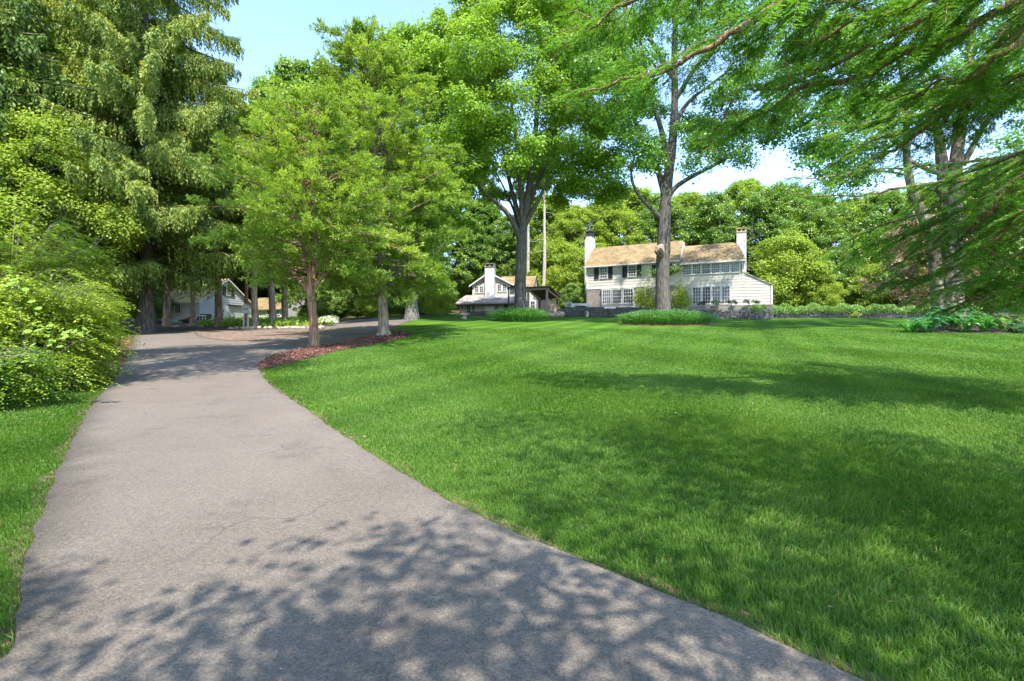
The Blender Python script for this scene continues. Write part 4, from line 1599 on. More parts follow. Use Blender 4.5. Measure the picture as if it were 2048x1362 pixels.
blade_clump('daylily_clump', 'mound of arching strap leaves round the foot of the forked maple before the cottage', 'plant', 1040, 44.2, 2.05, 1.2, 1.2, 3600, .045, M['daylily'])
blade_clump('daylily_clump', 'wide mound of grassy leaves round the tall dark trunk before the main house', 'plant', 1332, 39.3, 3.3, 1.5, 1.15, 6500, .045, M['daylily'])
sheet_poly = [(b_[0], b_[1]) for b_ in [base(1335, 39.3)[:2] + np.array([3.75 * math.cos(a), 1.9 * math.sin(a)]) for a in np.linspace(0, 6.283, 25)[:-1]]]
tag(sheet('mulch_bed', sheet_poly, .04, .5, M['mulch'], .05), 'dark mulch ring under the wide mound of grassy leaves', None, None, 'structure')


def frond_plant(name, label, px, d, r, hgt, nf, mat, group=None, nl=34, cat='plant', lw=.05):
    root = thing(name, label, cat, base(px, d), group)
    c = base(px, d)
    lv = Leaves()
    for k in range(nf):
        th = rng.uniform(0, 6.283)
        o = np.array([math.cos(th), math.sin(th), 0])
        q = c + o * rng.uniform(0, .35) * r
        l = r * rng.uniform(.6, 1.15)
        h = 1.25 * hgt * rng.uniform(.6, 1.15)
        pts = bez(q, q + UP * h * 1.2 + o * l * .2, q + o * l + UP * h * rng.uniform(.45, .9), nl)
        tg = nrm(np.gradient(pts, axis=0))
        sd = nrm(np.cross(tg, UP))
        s = np.linspace(0, 1, nl)
        wl_ = .22 * r * np.sin(np.pi * (.12 + .85 * s)) + .03
        for sg in (-1, 1):
            lv.add(pts, sd * sg + tg * .7 + rng.normal(size=(nl, 3)) * .15 - UP * .1, UP + rng.normal(size=(nl, 3)) * .3, wl_, lw, .45 + rng.normal() * .12 + rng.normal(size=nl) * .1)
    lv.build('foliage', mat, root)
    return root


ferns = [(1822, 30.5, .9, .55, 26, 'fern', 'low bright green fern at the left end of the right hand bed'),
         (1855, 30.8, 1.0, .85, 30, 'bluefern', 'bluish green feathery fern, leftmost of the blue tinted plants in the right bed'),
         (1898, 31.5, 1.2, 1.35, 40, 'bluefern', 'tallest bluish green feathery plant in the right bed'),
         (1928, 30.6, 1.0, .95, 34, 'fern', 'fresh green feathery fern just right of the tallest bluish plant'),
         (1972, 30.8, .9, .75, 28, 'fern', 'green fern over the bare mulch in the right bed'),
         (2015, 31, .9, .7, 28, 'hedge', 'yellow green leafy plant at the right edge of the picture'),
         (2042, 30.2, .8, .5, 22, 'bluefern', 'bluish plant low at the right picture edge'),
         (1985, 33, .9, .9, 24, 'fern', 'green fern at the back of the right bed')]
for px_, d_, r_, h_, n_, mt, lab in ferns:
    frond_plant('fern', lab, px_, d_, r_, h_, n_, M[mt], None)


def leafy_mound(name, label, cat, c, r, n, leaf, mat, stems=14, group=None, tint=.5, shape=None):
    """a shrub: ellipsoid of leaf clumps on visible stems"""
    root = thing(name, label, cat, c, group)
    c = np.asarray(c, float)
    r = np.asarray(r, float)
    lv, tb = Leaves(), MB()
    k = max(6, int(n / 160))
    for i in range(k):
        d = rdir(1)[0]
        d[2] = abs(d[2]) * 1.0 - .12
        q = rng.uniform(.55, 1.0) ** .6
        p = c + UP * r[2] * .35 + d * r * np.array([1, 1, .65]) * q
        clump(lv, p, .28 * r.mean() * rng.uniform(.7, 1.3), int(n / k), leaf, np.array([d[0], d[1], .2]), tint + rng.normal() * .13, .7)
    for i in range(stems):
        d = rdir(1)[0]
        d[2] = abs(d[2])
        tb.tube(bez(c - UP * .1, c + UP * r[2] * .5, c + UP * r[2] * .3 + d * r * .7, 5), [.04, .03, .025, .018, .01], 4, 0, False)
    tb.build('stem', M['twig'], root)
    lv.build('foliage', mat, root)
    return root


# boxwoods and climbers at the house
for px_, d_, lab in ((1405, 52.6, 'small round dark boxwood, leftmost on the terrace wall under the tall windows'), (1432.5, 52, 'small round dark boxwood in the middle under the tall windows'),
                     (1463, 51.2, 'round dark boxwood under the right end of the tall windows'), (1499, 50.2, 'wide flat dark boxwood under the blank clapboard wall')):
    q = W(px_, 611, d_)
    q[2] = zt + .0
    leafy_mound('boxwood', lab, 'shrub', q, (.55 if px_ < 1490 else .95, .5, .62 if px_ < 1490 else .5), 1400, .07, M['bush_dark'], 6)


def climber(name, label, px0, px1, d, top_px, n):
    c = W((px0 + px1) / 2, 612, d)
    c[2] = zt - .1
    root = thing(name, label, 'shrub', c)
    lv, tb = Leaves(), MB()
    w = (px1 - px0) / 2 * d / F
    h = EYE - (top_px - HY) * d / F - c[2]
    for i in range(26):
        a = rng.uniform(-1, 1)
        hh = h * rng.uniform(.35, 1.0) * (1 - .45 * abs(a))
        e = c + np.array([a * w, rng.uniform(-.35, .3), hh])
        pts = bez(c + [a * w * .4, 0, 0], c + [a * w * .7, 0, hh * .6], e, 8)
        tb.tube(pts, np.linspace(.025, .006, 8), 4, 0, False)
        m_ = n // 26
        s = rng.uniform(.1, 1, m_)
        P = np.stack([np.interp(s, np.linspace(0, 1, 8), pts[:, j]) for j in range(3)], 1) + rng.normal(size=(m_, 3)) * [.17, .15, .16]
        lv.add(P, rng.normal(size=(m_, 3)) - UP * .4, rng.normal(size=(m_, 3)) + np.array([0, -1, .6]), .19 * rng.uniform(.7, 1.3, m_), .11, .55 + rng.normal(size=m_) * .2)
    tb.build('stem', M['twig'], root)
    lv.build('foliage', M['wood_leaf_pale'], root)
    return root


climber('foundation_shrub', 'tall loose shrub against the house wall, just left of the dark trunk', 1266, 1320, 55.2, 553, 1900)
climber('foundation_shrub', 'tall loose shrub against the house wall, just right of the dark trunk', 1338, 1384, 53.4, 552, 1900)
lv = Leaves()
b_ = W(1350, 540, 55.0)
root = thing('eave_vine', 'green vine hanging over the step between the two house roofs', 'vine', b_)
for px0, py0, rx, rz in ((1352, 537, .8, .5), (1345, 541, .6, .4), (1300, 546, 1.3, .28), (1322, 543, .9, .3)):
    p = W(px0, py0, 54.7)
    clump(lv, p, rx, 260, .17, np.array([0, -1, 0]), .5, rz / rx)
lv.build('foliage', M['wood_leaf'], root)


def hedge_row(name, label, pts, wid, hgt, z0f, n, leaf, mat, cat='hedge'):
    pts = np.asarray(pts, float)
    root = thing(name, label, cat, (pts[0][0], pts[0][1], float(T(*pts[0]))))
    lv = Leaves()
    seg = np.linalg.norm(np.diff(pts, axis=0), axis=1)
    cum = np.concatenate([[0], np.cumsum(seg)])
    s = rng.uniform(0, cum[-1], n)
    x, y = np.interp(s, cum, pts[:, 0]), np.interp(s, cum, pts[:, 1])
    a = rng.uniform(-1, 1, n)
    hh = hgt * (1 + .18 * np.sin(s * 1.9) + .12 * np.sin(s * 4.3 + 1))
    f = rng.uniform(0, 1, n) ** .5
    P = np.stack([x + rng.normal(size=n) * .08, y + a * wid, T(x, y) + z0f + hh * f * np.sqrt(np.maximum(1 - .75 * a * a, 0))], 1)
    lv.add(P, rng.normal(size=(n, 3)) + UP * .3, UP + rng.normal(size=(n, 3)) * .6 - np.array([0, .5, 0]), leaf * rng.uniform(.7, 1.3, n), leaf * .65, .5 + rng.normal(size=n) * .17 + .2 * (f - .7))
    lv.build('foliage', mat, root)
    return root


hedge_row('hedge', 'long low bright green hedge along the top of the right hand stone wall', [base(1506, 48.5)[:2], base(1548, 50.1)[:2], base(1660, 50.6)[:2], base(1760, 50.1)[:2], base(1860, 48.1)[:2], base(1950, 46.2)[:2]], .75, .95, .32, 26000, .12, M['hedge'])
b = base(1716, 49.5)
leafy_mound('golden_shrub', 'small pale golden shrub growing at the face of the right hand stone wall', 'shrub', b, (.75, .35, .8), 900, .1, M['wood_leaf_pale'], 5, None, .8)
lvc = Leaves()
for poly, n_ in ((mulch_poly, 9000), (mulch2_poly, 5000)):
    lo, hi = poly.min(0), poly.max(0)
    P2 = np.stack([rng.uniform(lo[0], hi[0], n_ * 3), rng.uniform(lo[1], hi[1], n_ * 3)], 1)
    P2 = P2[pip(P2, poly)][:n_]
    k = len(P2)
    P = np.stack([P2[:, 0], P2[:, 1], T(P2[:, 0], P2[:, 1]) + .045 + rng.uniform(0, .06, k)], 1)
    lvc.add(P, rng.normal(size=(k, 3)) * [1, 1, .3], UP + rng.normal(size=(k, 3)) * .5, rng.uniform(.04, .11, k), rng.uniform(.02, .04, k), rng.uniform(0, 1, k))
tag(lvc.build('bark_chips', M['chip'], None), 'loose red brown bark chips covering the mulch beds', 'bark chips', None, 'stuff')
k = 420
P2 = np.stack([rng.uniform(-9, 12, k), rng.uniform(2, 20, k)], 1)
lvl = Leaves()
onr = pip(P2, drive_poly)
P2 = P2[onr | (rng.uniform(size=k) < .6)]
k = len(P2)
P = np.stack([P2[:, 0], P2[:, 1], T(P2[:, 0], P2[:, 1]) + .036 + np.where(pip(P2, drive_poly), 0, .03)], 1)
lvl.add(P, rng.normal(size=(k, 3)) * [1, 1, .15], UP + rng.normal(size=(k, 3)) * .25, rng.uniform(.02, .05, k), rng.uniform(.012, .03, k), rng.uniform(0, 1, k))
tag(lvl.build('fallen_leaves', M['litter'], None), 'scattered small fallen leaves and twigs on drive and lawn', 'leaf litter', None, 'stuff')
# planting on the island and at the edge of the drive
k = 9000
tt = rng.uniform(0, 1, k)
lo, hi = isl_poly.min(0), isl_poly.max(0)
P2 = np.stack([rng.uniform(lo[0], hi[0], k * 3), rng.uniform(lo[1], hi[1], k * 3)], 1)
P2 = P2[pip(P2, isl_poly)][:k]
k = len(P2)
lv = Leaves()
hh = (.12 + .32 * rng.uniform(0, 1, k)) * (1 + .5 * np.sin(P2[:, 0] * 1.7) * np.sin(P2[:, 1] * 1.3))
P = np.stack([P2[:, 0], P2[:, 1], T(P2[:, 0], P2[:, 1]) + .1 + hh], 1)
lv.add(P, rng.normal(size=(k, 3)) + UP * .1, UP + rng.normal(size=(k, 3)) * .45, .22 * rng.uniform(.6, 1.3, k), .14, .5 + rng.normal(size=k) * .2)
tag(lv.build('ground_cover', M['cover'], None), 'low yellow green ground cover filling the island bed', 'ground cover', None, 'stuff')
b = base(655, 43.5)
rt = leafy_mound('flowering_shrub', 'low shrub covered in white flowers at the tip of the island', 'shrub', b, (.85, .6, .7), 900, .14, M['cover'], 6)
lv = Leaves()
n = 420
d = rdir(n)
d[:, 2] = np.abs(d[:, 2])
lv.add(b + np.array([0, 0, .3]) + d * [.85, .6, .55], rng.normal(size=(n, 3)), d + UP * .5 + rng.normal(size=(n, 3)) * .3, .12, .11, rng.uniform(0, 1, n))
lv.build('flower', M['white_flower'], rt)


# ------------------------------------------------------------------ the big shrub on the left
def arching_shrub(name, label, c, r, hgt, ntw, lpt, leaf, mat, minh=.1):
    root = thing(name, label, 'shrub', c)
    c = np.asarray(c, float)
    lv, tb = Leaves(), MB()
    for i in range(ntw):
        th = rng.uniform(0, 6.283)
        o = np.array([math.cos(th), math.sin(th), 0])
        sd = np.array([-o[1], o[0], 0])
        q = rng.uniform(.35, 1.0) ** .6
        h = hgt * rng.uniform(minh, 1.0) ** .75 * (1 - .30 * q * q)
        e = c + o * r * q * [1, 1, 1] + UP * h
        st = c + o * rng.uniform(0, .3) * r
        p1 = st * .45 + e * .55 + UP * (h * .38 + .15)
        pts = bez(st, p1, e - UP * .05, 10)
        tb.tube(pts, np.linspace(.022, .004, 10), 4, 0, False)
        # side sprays on the outer half, in flat layers
        t0 = .5 + rng.normal() * .12
        for j in range(9):
            s = rng.uniform(.38, 1)
            p = np.array([np.interp(s, np.linspace(0, 1, 10), pts[:, a]) for a in range(3)])
            dr = nrm(o * .9 + sd * rng.uniform(-1, 1) + UP * rng.uniform(-.3, .15))
            l = rng.uniform(.25, .65)
            n = lpt
            f = np.linspace(.05, 1, n)
            pp = p + dr * (f * l)[:, None] - UP * (f * f * l * .28)[:, None]
            ss = nrm(np.cross(dr, UP))
            sg = np.where(np.arange(n) % 2 == 0, 1, -1)
            lv.add(pp + rng.normal(size=(n, 3)) * .012, ss * sg[:, None] * .8 + dr * .7 - UP * .25 + rng.normal(size=(n, 3)) * .25, UP + rng.normal(size=(n, 3)) * .35, leaf * rng.uniform(.7, 1.3, n), leaf * .52, t0 + rng.normal(size=n) * .17 + .25 * (f - .5))
    tb.build('stem', M['twig'], root)
    lv.build('foliage', mat, root)
    return root


def gpt(x, y):
    return np.array([x, y, float(T(x, y))])


arching_shrub('arching_shrub', 'big pale green arching shrub beside the driveway at the left edge', gpt(-11.1, 10.9), np.array([1.95, 2.3, 0]), 3.15, 900, 18, .066, M['bush'], .03)
leafy_mound('low_shrub', 'leafy low shrub filling the inside of the big pale arching shrub', 'shrub', gpt(-11.2, 10.8), (1.9, 1.9, 2.2), 16000, .08, M['bush'], 10, None, .45)
arching_shrub('arching_shrub', 'darker low small leaved shrub in the lower left in front of the big pale shrub', gpt(-9.9, 8.9), np.array([1.5, .9, 0]), 1.5, 230, 15, .055, M['wood_leaf'])
arching_shrub('arching_shrub', 'tall dense shrub behind the big pale arching shrub at the left edge', gpt(-16.2, 16.0), np.array([2.6, 2.6, 0]), 5.6, 420, 15, .12, M['wood_leaf_pale'])
# large round leaves in front of it
sap = thing('round_leaf_sapling', 'sapling with large round pale leaves poking through the big pale shrub', 'sapling', gpt(-8.6, 9.5))
tb, mm = MB(), MB()
c = gpt(-10.2, 10.6)
for px_, py_, n in ((75, 655, 7), (110, 662, 7), (150, 668, 8), (60, 612, 4), (20, 575, 6), (25, 722, 6), (55, 728, 5), (30, 560, 4), (95, 690, 5), (185, 672, 3)):
    e = W(px_, py_, 8.75)
    tb.tube(bez(c, (c + e) / 2 + [0, 0, .5], e, 7), np.linspace(.010, .003, 7), 5)
    for k in range(n):
        p = e + np.array([rng.uniform(-.22, .22), rng.uniform(-.15, .1), rng.uniform(-.08, .1)])
        N = nrm(np.array([rng.normal() * .45, -.55 + rng.normal() * .3, 1.0]))
        a = nrm(np.cross(N, rdir(1)[0]))
        bb = np.cross(N, a)
        rr = rng.uniform(.035, .062)
        ring = [p + (a * math.cos(q) + bb * math.sin(q)) * rr * (1.18 if abs(q) < .1 else 1) - N * .012 * (i % 2) for i, q in enumerate(np.linspace(0, 6.283, 13)[:-1])]
        mm.add([p + N * .012] + ring, [(0, i + 1, (i + 1) % 12 + 1) for i in range(12)])
tb.build('stem', M['twig'], sap)
m_, nt, out = newmat('round_leaf')
dd = nt.nodes.new('ShaderNodeBsdfDiffuse')
tr_ = nt.nodes.new('ShaderNodeBsdfTranslucent')
cc = ramp(nt, noise(nt, coords(nt), 7, 3), [(.3, (.20, .33, .05)), (.7, (.30, .43, .09))])
lk(nt, cc, dd.inputs[0])
lk(nt, cc, tr_.inputs[0])
ms = nt.nodes.new('ShaderNodeMixShader')
ms.inputs[0].default_value = .35
lk(nt, dd.outputs[0], ms.inputs[1])
lk(nt, tr_.outputs[0], ms.inputs[2])
lk(nt, ms.outputs[0], out.inputs[0])
mm.build('foliage', m_, sap)

# ------------------------------------------------------------------ trees that stand alone
# forked maple before the cottage
def explicit_tree(name, label, px, d, limb_specs, clumps, lpc, leaf, mat, bark, base_r, nseg=16, tint=.45):
    """limb_specs: list of (list of (px, py, depth offset), r0, r1); clumps: (point, radius)"""
    c = base(px, d)
    root = thing(name, label, 'tree', c)
    tb, lv = MB(), Leaves()
    for k, (pl, ra, rb) in enumerate(limb_specs):
        pts = np.array([W(a, b, d + e) for a, b, e in pl])
        n = len(pts)
        t = np.linspace(0, n - 1, n * 4)
        # smooth interpolation
        P = np.stack([np.interp(t, np.arange(n), pts[:, i]) for i in range(3)], 1)
        ker = np.array([.25, .5, .25])
        for _ in range(3):
            Q = P.copy()
            for i in range(3):
                Q[1:-1, i] = .25 * P[:-2, i] + .5 * P[1:-1, i] + .25 * P[2:, i]
            P = Q
        rr = np.linspace(ra, rb, len(P))
        if k == 0:
            P[0] = [c[0], c[1], c[2] - .3]
            rr = rr + base_r * .35 * np.exp(-np.maximum(P[:, 2] - c[2], 0) / .5)
        tb.tube(P, rr, nseg if k == 0 else 8, .07)
    for p, r, out in clumps:
        clump(lv, np.asarray(p, float), r, int(lpc * rng.uniform(.7, 1.3) * (r / 1.2) ** 1.7), leaf, out, tint + rng.normal() * .15, .42)
    tb.build('trunk', bark, root, True)
    lv.build('crown', mat, root)
    return root


def region_clumps(d, boxes, rmin, rmax, dspread):
    out = []
    for (x0, y0, x1, y1, n) in boxes:
        for _ in range(n):
            dd_ = d + rng.uniform(-dspread, dspread)
            p = W(rng.uniform(x0, x1), rng.uniform(y0, y1), dd_)
            th = rng.uniform(0, 6.28)
            out.append((p, rng.uniform(rmin, rmax), np.array([math.cos(th), math.sin(th), .1])))
    return out


D1 = 45
mp_limbs = [([(1040, 640, 0), (1041, 560, 0), (1042, 500, 0), (1045, 455, 0), (1052, 420, 0), (1058, 380, .2), (1064, 330, .4), (1072, 260, .6), (1078, 150, 1), (1080, 0, 1.4)], .56, .12),
            ([(1040, 480, 0), (1026, 440, -.3), (1005, 415, -.7), (980, 395, -1.2), (962, 378, -1.7), (935, 345, -2.4), (905, 300, -3)], .27, .06),
            ([(1044, 455, 0), (1034, 420, .4), (1022, 375, .9), (1012, 335, 1.4), (1000, 260, 2.2), (980, 150, 3)], .27, .07),
            ([(1046, 445, 0), (1042, 400, -.3), (1038, 350, -.7), (1034, 300, -1.1), (1020, 180, -2), (1000, 60, -2.6)], .25, .07),
            ([(1050, 430, 0), (1060, 400, .3), (1082, 350, .8), (1098, 310, 1.3), (1125, 220, 2), (1150, 100, 2.6)], .25, .07),
            ([(1046, 460, 0), (1062, 428, -.4), (1078, 400, -.9), (1090, 370, -1.4), (1120, 330, -2.2), (1165, 300, -3)], .22, .06),
            ([(1040, 470, 0), (1030, 425, 1), (1010, 380, 2), (985, 330, 3)], .16, .05)]
mp_cl = []
ph_ = rng.uniform(0, 6.28, 4)
for k in range(330):
    v = rng.uniform(0, 1) ** .9
    th = rng.uniform(0, 6.283)
    Rv = 8.4 * (math.sin(math.pi * min(.97, .14 + .86 * v) ** .9)) ** .5 * (1 + .13 * math.sin(3 * th + ph_[0] + 5 * v) + .10 * math.sin(5 * th + ph_[1] - 7 * v))
    q_ = Rv * (1 - .28 * rng.uniform() ** 1.5) if rng.uniform() < .86 else Rv * rng.uniform(.3, .8)
    zz_ = 16.8 + v * 17 - max(0, (q_ / 8.4) - .35) * 5.2 * (1 - v)
    mp_cl.append((np.array([(1045 - CX) * D1 / F + math.cos(th) * q_, D1 + math.sin(th) * q_, zz_]), rng.uniform(.95, 1.9), np.array([math.cos(th), math.sin(th), .2])))
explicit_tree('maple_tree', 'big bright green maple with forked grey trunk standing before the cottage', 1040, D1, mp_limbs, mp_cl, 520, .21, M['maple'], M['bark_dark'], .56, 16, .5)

D2 = 40
t2_limbs = [([(1327, 640, 0), (1325, 560, 0), (1328, 470, 0), (1331, 400, 0), (1338, 340, 0), (1346, 280, .2), (1350, 200, .3), (1348, 110, .5), (1352, 0, .6), (1358, -140, .7)], .60, .12),
            ([(1325, 440, 0), (1300, 415, -.3), (1278, 392, -.6), (1264, 365, -.9), (1262, 340, -1.1), (1268, 318, -1.3)], .20, .06),
            ([(1331, 395, 0), (1318, 345, .3), (1300, 300, .7), (1280, 268, 1.2), (1268, 235, 1.6), (1250, 180, 2.2), (1235, 110, 3)], .30, .07),
            ([(1336, 330, 0), (1326, 270, -.4), (1312, 225, -.8), (1298, 185, -1.4), (1290, 120, -2), (1270, 40, -2.6)], .26, .06),
            ([(1336, 395, 0), (1352, 372, -.3), (1385, 352, -.8), (1430, 330, -1.3), (1468, 308, -1.8), (1488, 288, -2.2), (1492, 260, -2.4)], .22, .06),
            ([(1346, 270, .2), (1360, 225, .6), (1385, 195, 1.1), (1420, 170, 1.7), (1470, 130, 2.4)], .22, .05),
            ([(1350, 200, .3), (1400, 120, -.8), (1470, 60, -1.8), (1540, 10, -2.6)], .2, .05),
            ([(1349, 160, .3), (1290, 60, .8), (1220, -20, 1.6), (1170, -60, 2)], .2, .05),
            ([(1450, 320, -1.6), (1400, 312, -1.9), (1360, 302, -2.2)], .035, .015)]
t2_clumps = (region_clumps(D2, [(1235, 255, 1320, 345, 22), (1370, 235, 1500, 330, 26), (1340, 215, 1420, 280, 8), (1240, 170, 1330, 250, 12), (1400, 160, 1580, 260, 26),
                                (1150, -40, 1330, 160, 44), (1330, -40, 1600, 150, 64), (1150, 100, 1250, 210, 14), (1480, 230, 1560, 290, 8)], .7, 1.5, 5.5))
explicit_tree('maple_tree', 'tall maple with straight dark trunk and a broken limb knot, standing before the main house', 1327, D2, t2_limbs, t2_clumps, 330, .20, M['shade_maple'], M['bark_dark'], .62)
# the knot of a lost limb
kn = MB()
q = W(1319, 500, D2 - .55)
kn.rock(q, (.40, .26, .46), 14, 10, .2)
for o in bpy.data.objects:
    if o.name.startswith('maple_tree') and 'broken limb' in o.get('label', ''):
        t2root = o
kn.build('knot', M['bark_tan'], t2root, True)
kn = MB()
kn.rock(q + np.array([0, -.16, -.14]), (.25, .18, .27), 12, 8, .25)
kn.build('hollow', M['mulch_dark'], t2root, True)

D3 = 33
t3_limbs = [([(1908, 668, 0), (1905, 560, 0), (1906, 450, 0), (1908, 380, 0), (1912, 320, 0), (1922, 250, .2), (1930, 190, .4), (1940, 90, .6), (1960, -60, 1)], .60, .16),
            ([(1895, 400, .2), (1884, 330, .5), (1878, 270, .8), (1862, 210, 1.3), (1840, 130, 2)], .42, .10),
            ([(1866, 470, -.4), (1848, 440, -.5), (1830, 400, -.7), (1816, 350, -.9), (1812, 300, -1.0), (1814, 240, -1.1), (1806, 160, -1.4), (1790, 60, -1.8)], .33, .10),
            ([(1898, 352, -.2), (1870, 345, -.4), (1840, 332, -.7), (1822, 322, -.9)], .16, .12),
            ([(1925, 330, 0), (1950, 285, -.4), (1968, 250, -.8), (1990, 200, -1.3)], .22, .07),
            ([(1812, 300, -1), (1760, 255, -1.8), (1690, 235, -2.6), (1600, 228, -3.4)], .17, .05),
            ([(1815, 350, -.9), (1760, 340, -1.6), (1700, 352, -2.4), (1640, 348, -3)], .09, .02),
            ([(1895, 300, 0), (1910, 260, -.5), (1900, 200, -.9)], .1, .04),
            ([(1878, 620, 0), (1870, 540, -.2), (1866, 470, -.4)], .4, .33)]
t3_clumps = region_clumps(D3 - 1, [(1580, 215, 1800, 300, 30), (1600, 290, 1740, 350, 16), (1700, 120, 2060, 220, 60), (1560, 60, 1760, 220, 56), (1600, -120, 2100, 120, 170), (1960, 240, 2100, 330, 16), (1640, 330, 1740, 380, 6)], .6, 1.25, 4.5)
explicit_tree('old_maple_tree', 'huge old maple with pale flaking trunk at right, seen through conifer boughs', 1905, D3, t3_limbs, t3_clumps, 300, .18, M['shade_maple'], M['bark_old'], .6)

# copper leaved tree behind it
rt = make_deciduous('copper_leaf_tree', 'small copper leaved tree behind the right hand stone wall', 9, .16, 1.2, 12.5, 5.2, 130, 300, .19, M['red_leaf'], M['bark_dark'], fork=1.4, rc=1.0)
put(rt, 1858, 52, 1.0, .85)

# conifers with bare lower trunks (cedar like sprays) in the middle
ce = make_cedar('cedar_tree', 'cedar with reddish forked trunk in the mulch bed, nearest the driveway', 10.6, .20, 2.9, 3.3, 190, 15, 50, .15, M['cedar'], M['bark_red'],
                extra=[(bez((0, 0, 2.1), (-.5, .1, 2.9), (-1.6, .2, 3.9), 6), np.linspace(.12, .05, 6)), (bez((0.05, 0, 2.7), (.6, -.1, 3.4), (2.0, -.2, 4.3), 6), np.linspace(.1, .03, 6)),
                       (bez((0, 0, 3.0), (.1, -.2, 4.0), (.35, -.3, 5.6), 6), np.linspace(.15, .07, 6))])
put(ce, 628, 21.3, 0)
ce2 = make_cedar('cedar_tree', 'tallest cedar with furrowed tan trunk at the far end of the mulch bed', 17.4, .29, 2.6, 4.9, 380, 19, 46, .19, M['cedar'], M['bark_tan'], cone=.62, skew=(-1.2, 0))
put(ce2, 768, 28.3, 0)
ce3 = make_cedar('cedar_tree', 'cedar with bare lower trunk just right of the white sign', 17.5, .27, 6.6, 3.5, 230, 17, 42, .22, M['cedar'], M['bark_tan'], cone=.7)
put(ce3, 510, 40, 0)
lab3 = [(545, 44, 1.12, 'cedar with slim trunk behind the one beside the sign'),
        (570, 49, 1.14, 'cedar with pale trunk at the right end of the island bed')]
for px_, d_, s_, lb in lab3:
    c = copy_tree(ce3)
    c['label'] = lb
    put(c, px_, d_, None, s_)

# spruces
sp = make_spruce('norway_spruce', 'huge weeping spruce with long drooping branch curtains at upper left', 38, .44, 4.6, 6.9, M['spruce'], M['bark_dark'], step=1.1, nb=12, zfull=25, hang=1.05, dens=2.0, dead=26, leaf=.225)
put(sp, 292, 33, 0)
sp2 = make_spruce('norway_spruce', 'spruce with thick bare trunk standing straight before the garage gable', 21, .30, 7.4, 3.5, M['spruce_dark'], M['bark_tan'], step=.7, nb=5, hang=.9, dead=16, leaf=.26)
put(sp2, 438, 42, 0)
for px_, d_, s_, lb in ((386, 50, .82, 'spruce with leaning trunk in front of the garage window wall'), (333, 46, 1.0, 'dark trunked spruce left of the garage'), (222, 58, 1.2, 'spruce farther back between the huge weeping spruce and the shrubs')):
    c = copy_tree(sp2)
    c['label'] = lb
    put(c, px_, d_, None, s_)
# spruce boughs at the top left corner
sp3 = copy_tree(sp2)
sp3['label'] = 'spruce with reddish trunk in the upper left corner of the picture'
put(sp3, -20, 27, None, 1.15)

# big grey trunk behind the mulch bed
gt_ = make_deciduous('shade_tree', 'broad tree with thick grey trunk between the mulch bed and the cottage', 27, .52, 7.5, 26.5, 7.2, 260, 420, .24, M['maple'], M['bark_grey'], fork=6, rc=1.5, limbs=8, nseg=14)
put(gt_, 824, 47, 2)

# ------------------------------------------------------------------ woods
ff = [(-120, 75)] + [tuple(base(a, b_)[:2]) for a, b_ in ((-900, 20), (-300, 14), (-20, 13.5), (60, 17), (130, 24), (215, 46), (262, 55), (300, 66), (560, 70), (640, 58), (760, 60), (850, 58), (900, 64), (1100, 78), (1180, 72), (1250, 74), (1500, 70), (1560, 58), (1700, 60), (1900, 56), (2300, 50))] + [(110, 75), (110, 128), (-120, 128)]
tag(sheet('forest_floor', [(-200, 127.5), (200, 127.5), (260, 300), (-260, 300)], .3, 9.0, M['forest']), 'dark wooded slope far behind the houses', None, None, 'structure')
tag(sheet('forest_floor', ff, .05, 2.0, M['forest']), 'dark leaf litter floor of the woods around the houses', None, None, 'structure')
wA = make_deciduous('woodland_tree', 'x', 19, .30, 3.0, 19, 5.4, 330, 230, .29, M['wood_leaf'], M['bark_grey'], fork=5, rc=1.0, limbs=6)
wB = make_deciduous('woodland_tree', 'x', 17, .28, 2.0, 17, 5.8, 330, 230, .29, M['wood_leaf_pale'], M['bark_grey'], fork=4, rc=1.0, limbs=6)
wC = make_deciduous('woodland_tree', 'x', 20, .30, 3.0, 20, 5.0, 330, 230, .29, M['wood_leaf_dark'], M['bark_dark'], fork=5, rc=1.0, limbs=6)
wD = make_deciduous('woodland_tree', 'x', 9, .16, .8, 9, 3.4, 110, 260, .22, M['wood_leaf_pale'], M['bark_grey'], fork=1.6, rc=.95, limbs=6)
wE = make_deciduous('woodland_tree', 'x', 9, .16, .6, 9, 3.6, 110, 260, .22, M['wood_leaf'], M['bark_dark'], fork=1.6, rc=.95, limbs=6)
wF = make_deciduous('woodland_tree', 'x', 9, .16, .8, 9, 3.4, 210, 420, .11, M['wood_leaf_pale'], M['bark_grey'], fork=1.6, rc=.75, limbs=7)
wG = make_deciduous('woodland_tree', 'x', 19, .30, 3.0, 19, 5.4, 360, 420, .17, M['wood_leaf'], M['bark_grey'], fork=5, rc=1.0, limbs=7)
wH = make_deciduous('woodland_tree', 'x', 17, .28, 1.5, 17, 5.6, 560, 125, .23, M['wood_leaf_pale'], M['bark_grey'], fork=4, rc=.75, limbs=10)
wK = make_deciduous('woodland_tree', 'x', 18, .28, 2.0, 18, 5.2, 520, 125, .23, M['wood_leaf'], M['bark_grey'], fork=4, rc=.75, limbs=10)
protos = {'H': wH, 'K': wK, 'F': wF, 'G': wG, 'A': wA, 'B': wB, 'C': wC, 'D': wD, 'E': wE}
used = set()


